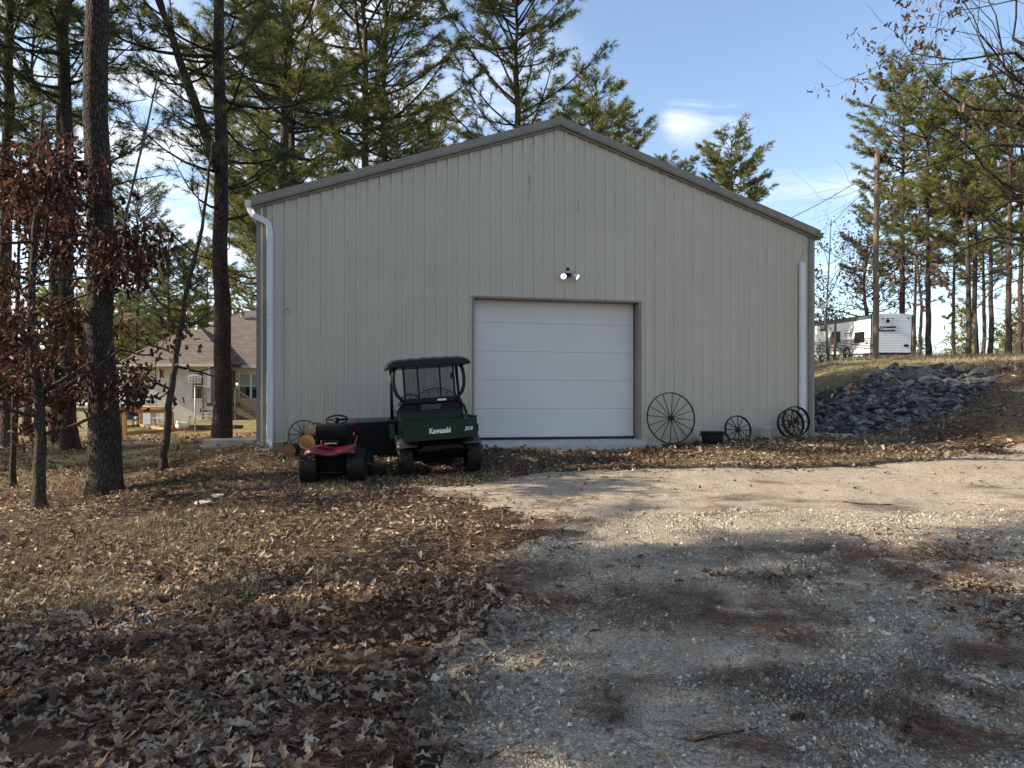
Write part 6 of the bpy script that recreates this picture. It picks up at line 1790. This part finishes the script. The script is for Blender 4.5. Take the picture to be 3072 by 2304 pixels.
# pine straw
def straw_mesh(n, d0, d1, length, width, pw=.5, only=None):
    x_, y_ = wedge(n, d0, d1, .78, pw)
    g_ = gravel_w(x_, y_); w_ = np.where(g_, ell(x_, y_, STRAW) * (fbm(x_ * 3.1, y_ * 3.1, 171, 3) > .40) + .03, .10 + .8 * ell(x_, y_, STRAW) * (fbm(x_ * 3.1, y_ * 3.1, 171, 3) > .42))
    ok_ = (r.random(n) < w_) & clear_of_things(x_, y_); x_, y_ = x_[ok_], y_[ok_]; N_ = len(x_)
    yaw = vnoise(x_ * 1.3, y_ * 1.3, 9) * 9 + r.normal(0, .55, N_); L_ = length * r.uniform(.5, 1.2, N_); cur = r.normal(0, .22, N_)
    dirx, diry = np.cos(yaw), np.sin(yaw); z0_ = surf(x_, y_) + .016 + r.uniform(0, .022, N_)
    nx2, ny2 = -diry, dirx; V_ = []
    for t_ in (-.5, 0, .5):
        bx2 = x_ + dirx * L_ * t_ + nx2 * cur * L_ * (t_ * t_ * 4 - .5) * .5; by2 = y_ + diry * L_ * t_ + ny2 * cur * L_ * (t_ * t_ * 4 - .5) * .5
        bz2 = z0_ + r.normal(0, .004, N_) + (.006 if t_ == 0 else 0)
        V_.append(np.column_stack([bx2 - nx2 * width / 2, by2 - ny2 * width / 2, bz2])); V_.append(np.column_stack([bx2 + nx2 * width / 2, by2 + ny2 * width / 2, bz2 + width * .4]))
    V_ = np.stack(V_, 1).reshape(-1, 3); b0 = np.arange(N_)[:, None] * 6
    q_ = np.concatenate([b0 + np.array([0, 1, 3, 2]), b0 + np.array([2, 3, 5, 4])])
    return V_, q_, np.repeat(np.clip(r.beta(2, 2, N_), 0, 1), 6)
mb = MB()
V_, q_, t_ = straw_mesh(90000, 2.9, 7.5, .15, .0028); mb.add(V_, q_, None, t_); n1 = len(V_) // 6
V_, q_, t_ = straw_mesh(60000, 7.0, 14, .18, .006, .9); mb.add(V_, q_, None, t_)
print('STRAW', n1, len(V_) // 6)
tag(mb.build('pine_straw', M['needle_litter']), 'rust brown pine straw drifted over the drive', 'pine straw', kind='stuff')

# dry grass and weeds
def blades(mbx, px_, py_, n_per, h, w_, spread, lean=.5):
    N_ = len(px_) * n_per
    cx_ = np.repeat(px_, n_per) + r.normal(0, spread, N_); cy_ = np.repeat(py_, n_per) + r.normal(0, spread, N_)
    cz_ = surf(cx_, cy_) - .01; hh = np.repeat(np.broadcast_to(h, px_.shape), n_per) * r.uniform(.4, 1.25, N_); a_ = r.uniform(0, 6.28, N_); ln = np.abs(r.normal(0, lean, N_)) * hh
    sx_, sy_ = -np.sin(a_) * w_ / 2, np.cos(a_) * w_ / 2
    b0_ = np.column_stack([cx_ - sx_, cy_ - sy_, cz_]); b1_ = np.column_stack([cx_ + sx_, cy_ + sy_, cz_])
    m_ = np.column_stack([cx_ + np.cos(a_) * ln * .35, cy_ + np.sin(a_) * ln * .35, cz_ + hh * .6]); sv = np.column_stack([sx_, sy_, np.zeros(N_)]) * .7
    tp = np.column_stack([cx_ + np.cos(a_) * ln, cy_ + np.sin(a_) * ln, cz_ + hh * .93])
    V_ = np.stack([b0_, b1_, m_ - sv, m_ + sv, tp], 1).reshape(-1, 3); k_ = np.arange(N_)[:, None] * 5
    mbx.add(V_, k_ + np.array([0, 1, 3, 2]), k_ + np.array([2, 3, 4]), np.repeat(r.random(N_), 5))
mb = MB()
def spots_of(lst, per):
    X_ = []; Y_ = []
    for ox, oy, rx, ry in lst:
        c0 = G(ox, oy); a_ = abs(G(ox + rx, oy)[0] - c0[0]); b_ = abs(G(ox, oy - ry)[1] - c0[1])
        t_ = r.uniform(0, 6.28, per); q_ = np.sqrt(r.random(per)); X_.append(c0[0] + a_ * q_ * np.cos(t_)); Y_.append(c0[1] + b_ * q_ * np.sin(t_))
    return np.concatenate(X_), np.concatenate(Y_)
xs_, ys_ = spots_of([(880, 1045, 180, 14), (1010, 1036, 90, 10), (700, 1052, 90, 10)], 150); blades(mb, xs_, ys_, 9, .085, .004, .05)
xs_, ys_ = spots_of([(330, 1275, 240, 40), (120, 1310, 130, 45), (520, 1160, 200, 35), (460, 1110, 140, 18), (560, 1030, 160, 22), (600, 995, 90, 14), (200, 1230, 240, 45), (120, 1170, 160, 30), (330, 1150, 120, 25), (90, 1290, 150, 40)], 240); blades(mb, xs_, ys_, 9, .08, .004, .06, .7)
xs_, ys_ = spots_of([(500, 1255, 20, 10), (700, 1250, 20, 10), (650, 1330, 8, 10), (480, 1380, 10, 10)], 10); blades(mb, xs_, ys_, 10, .13, .004, .03, .5)
# strip along the wall and the bank
xs_ = r.uniform(3.4, 9, 700); lx = (xs_ - BO[0]) / math.cos(BANG); ys_ = BO[1] + lx * math.sin(BANG) - np.abs(r.normal(0, .35, 700)) - .05; okb = clear_of_things(xs_, ys_); blades(mb, xs_[okb], ys_[okb], 7, .06, .005, .07, .8)
x_ = r.uniform(8, 30, 3800); y_ = r.uniform(17, 38, 3800); okb = (~inpoly(x_, y_, RP)) & (np.abs(x_ / y_) < .78) & (x_ / y_ > .42); blades(mb, x_[okb], y_[okb], 7, .14, .012, .14, .6)
x_ = r.uniform(10, 34, 1800); y_ = r.uniform(36, 52, 1800); okb = (np.abs(x_ / y_) < .78); blades(mb, x_[okb], y_[okb], 8, .26, .02, .25, .5)
x_ = r.uniform(26, 60, 1500); y_ = r.uniform(50, 74, 1500); blades(mb, x_, y_, 7, 1.1, .03, .3, .25)
x_ = r.uniform(-26, -4.5, 4200); y_ = r.uniform(11, 40, 4200); okb = (np.abs(x_ / y_) < .8) & clear_of_things(x_, y_) & (fbm(x_ * .4, y_ * .4, 51, 3) > .42); blades(mb, x_[okb], y_[okb], 6, .07, .010, .12, .8)
tag(mb.build('dry_grass', M['straw']), 'tufts of dry straw coloured grass', 'grass', kind='stuff')
mb = MB()
xs_, ys_ = spots_of([(940, 1040, 110, 10), (690, 1045, 40, 8), (660, 1110, 80, 14), (620, 1140, 40, 10), (400, 1560, 60, 20), (420, 1470, 40, 10), (500, 1190, 60, 12), (330, 1240, 50, 12)], 26); blades(mb, xs_, ys_, 9, .07, .004, .04, .6)
x_ = r.uniform(-30, -5, 3000); y_ = r.uniform(13, 42, 3000); okb = (np.abs(x_ / y_) < .8) & clear_of_things(x_, y_) & (fbm(x_ * .4, y_ * .4, 61, 3) > .5); blades(mb, x_[okb], y_[okb], 7, .07, .012, .12, .8)
tag(mb.build('green_grass', M['grassgreen']), 'patches of low green winter grass', 'grass', kind='stuff')
def weed(label, ox, oy, d, h, n, seed, leaf='shrub', size=.03, name='weed'):
    rr3 = np.random.default_rng(seed); px3 = ox * 3072 / 2212; p = gpt(px3, d)
    root = tag(empty(name, p), label, 'weed', 'weeds and shrubs'); st = MB(); tips = []
    for k in range(n):
        a_ = rr3.uniform(0, 6.28); dr = (math.cos(a_) * .45, math.sin(a_) * .45, 1)
        grow(st, tips, rr3, (rr3.normal(0, h * .08), rr3.normal(0, h * .08), -.02), dr, h * rr3.uniform(.4, .7), .004 + h * .006, 2, .6, .1)
    st.build('stem', M['oakbark'], root); cr_ = MB(); add_leaves(cr_, tips, rr3, 2, size, h * .04, .2); cr_.build('foliage', M[leaf], root)
weed('dry weed growing up through the largest iron wheel', 1478, 950, 15.05, .5, 3, 1, 'brownleaf', .025)
weed('small green weed at the right foot of the garage door', 1405, 955, 14.85, .16, 4, 2)
weed('small weed between the largest wheel and the kettle', 1508, 948, 15.2, .15, 3, 3)
weed('bare bush in front of the trailer beside the workshop corner', 1783, 785, 33, 2.2, 7, 4, 'shrub', .07, 'shrub')
weed('low green bush by the short wooden post', 1815, 780, 34, .9, 9, 5, 'shrub', .09, 'shrub')
weed('dark evergreen bush beside the workshop corner below the trailer', 1768, 790, 31, 1.0, 8, 6, 'shrub', .08, 'shrub')
weed('dead brown brush between the left pines', 245, 985, 15.2, .8, 6, 7, 'brownleaf', .04, 'shrub')
weed('grey thicket beyond the trailer at the right', 2080, 745, 58, 3.2, 9, 8, 'brownleaf', .1, 'shrub')
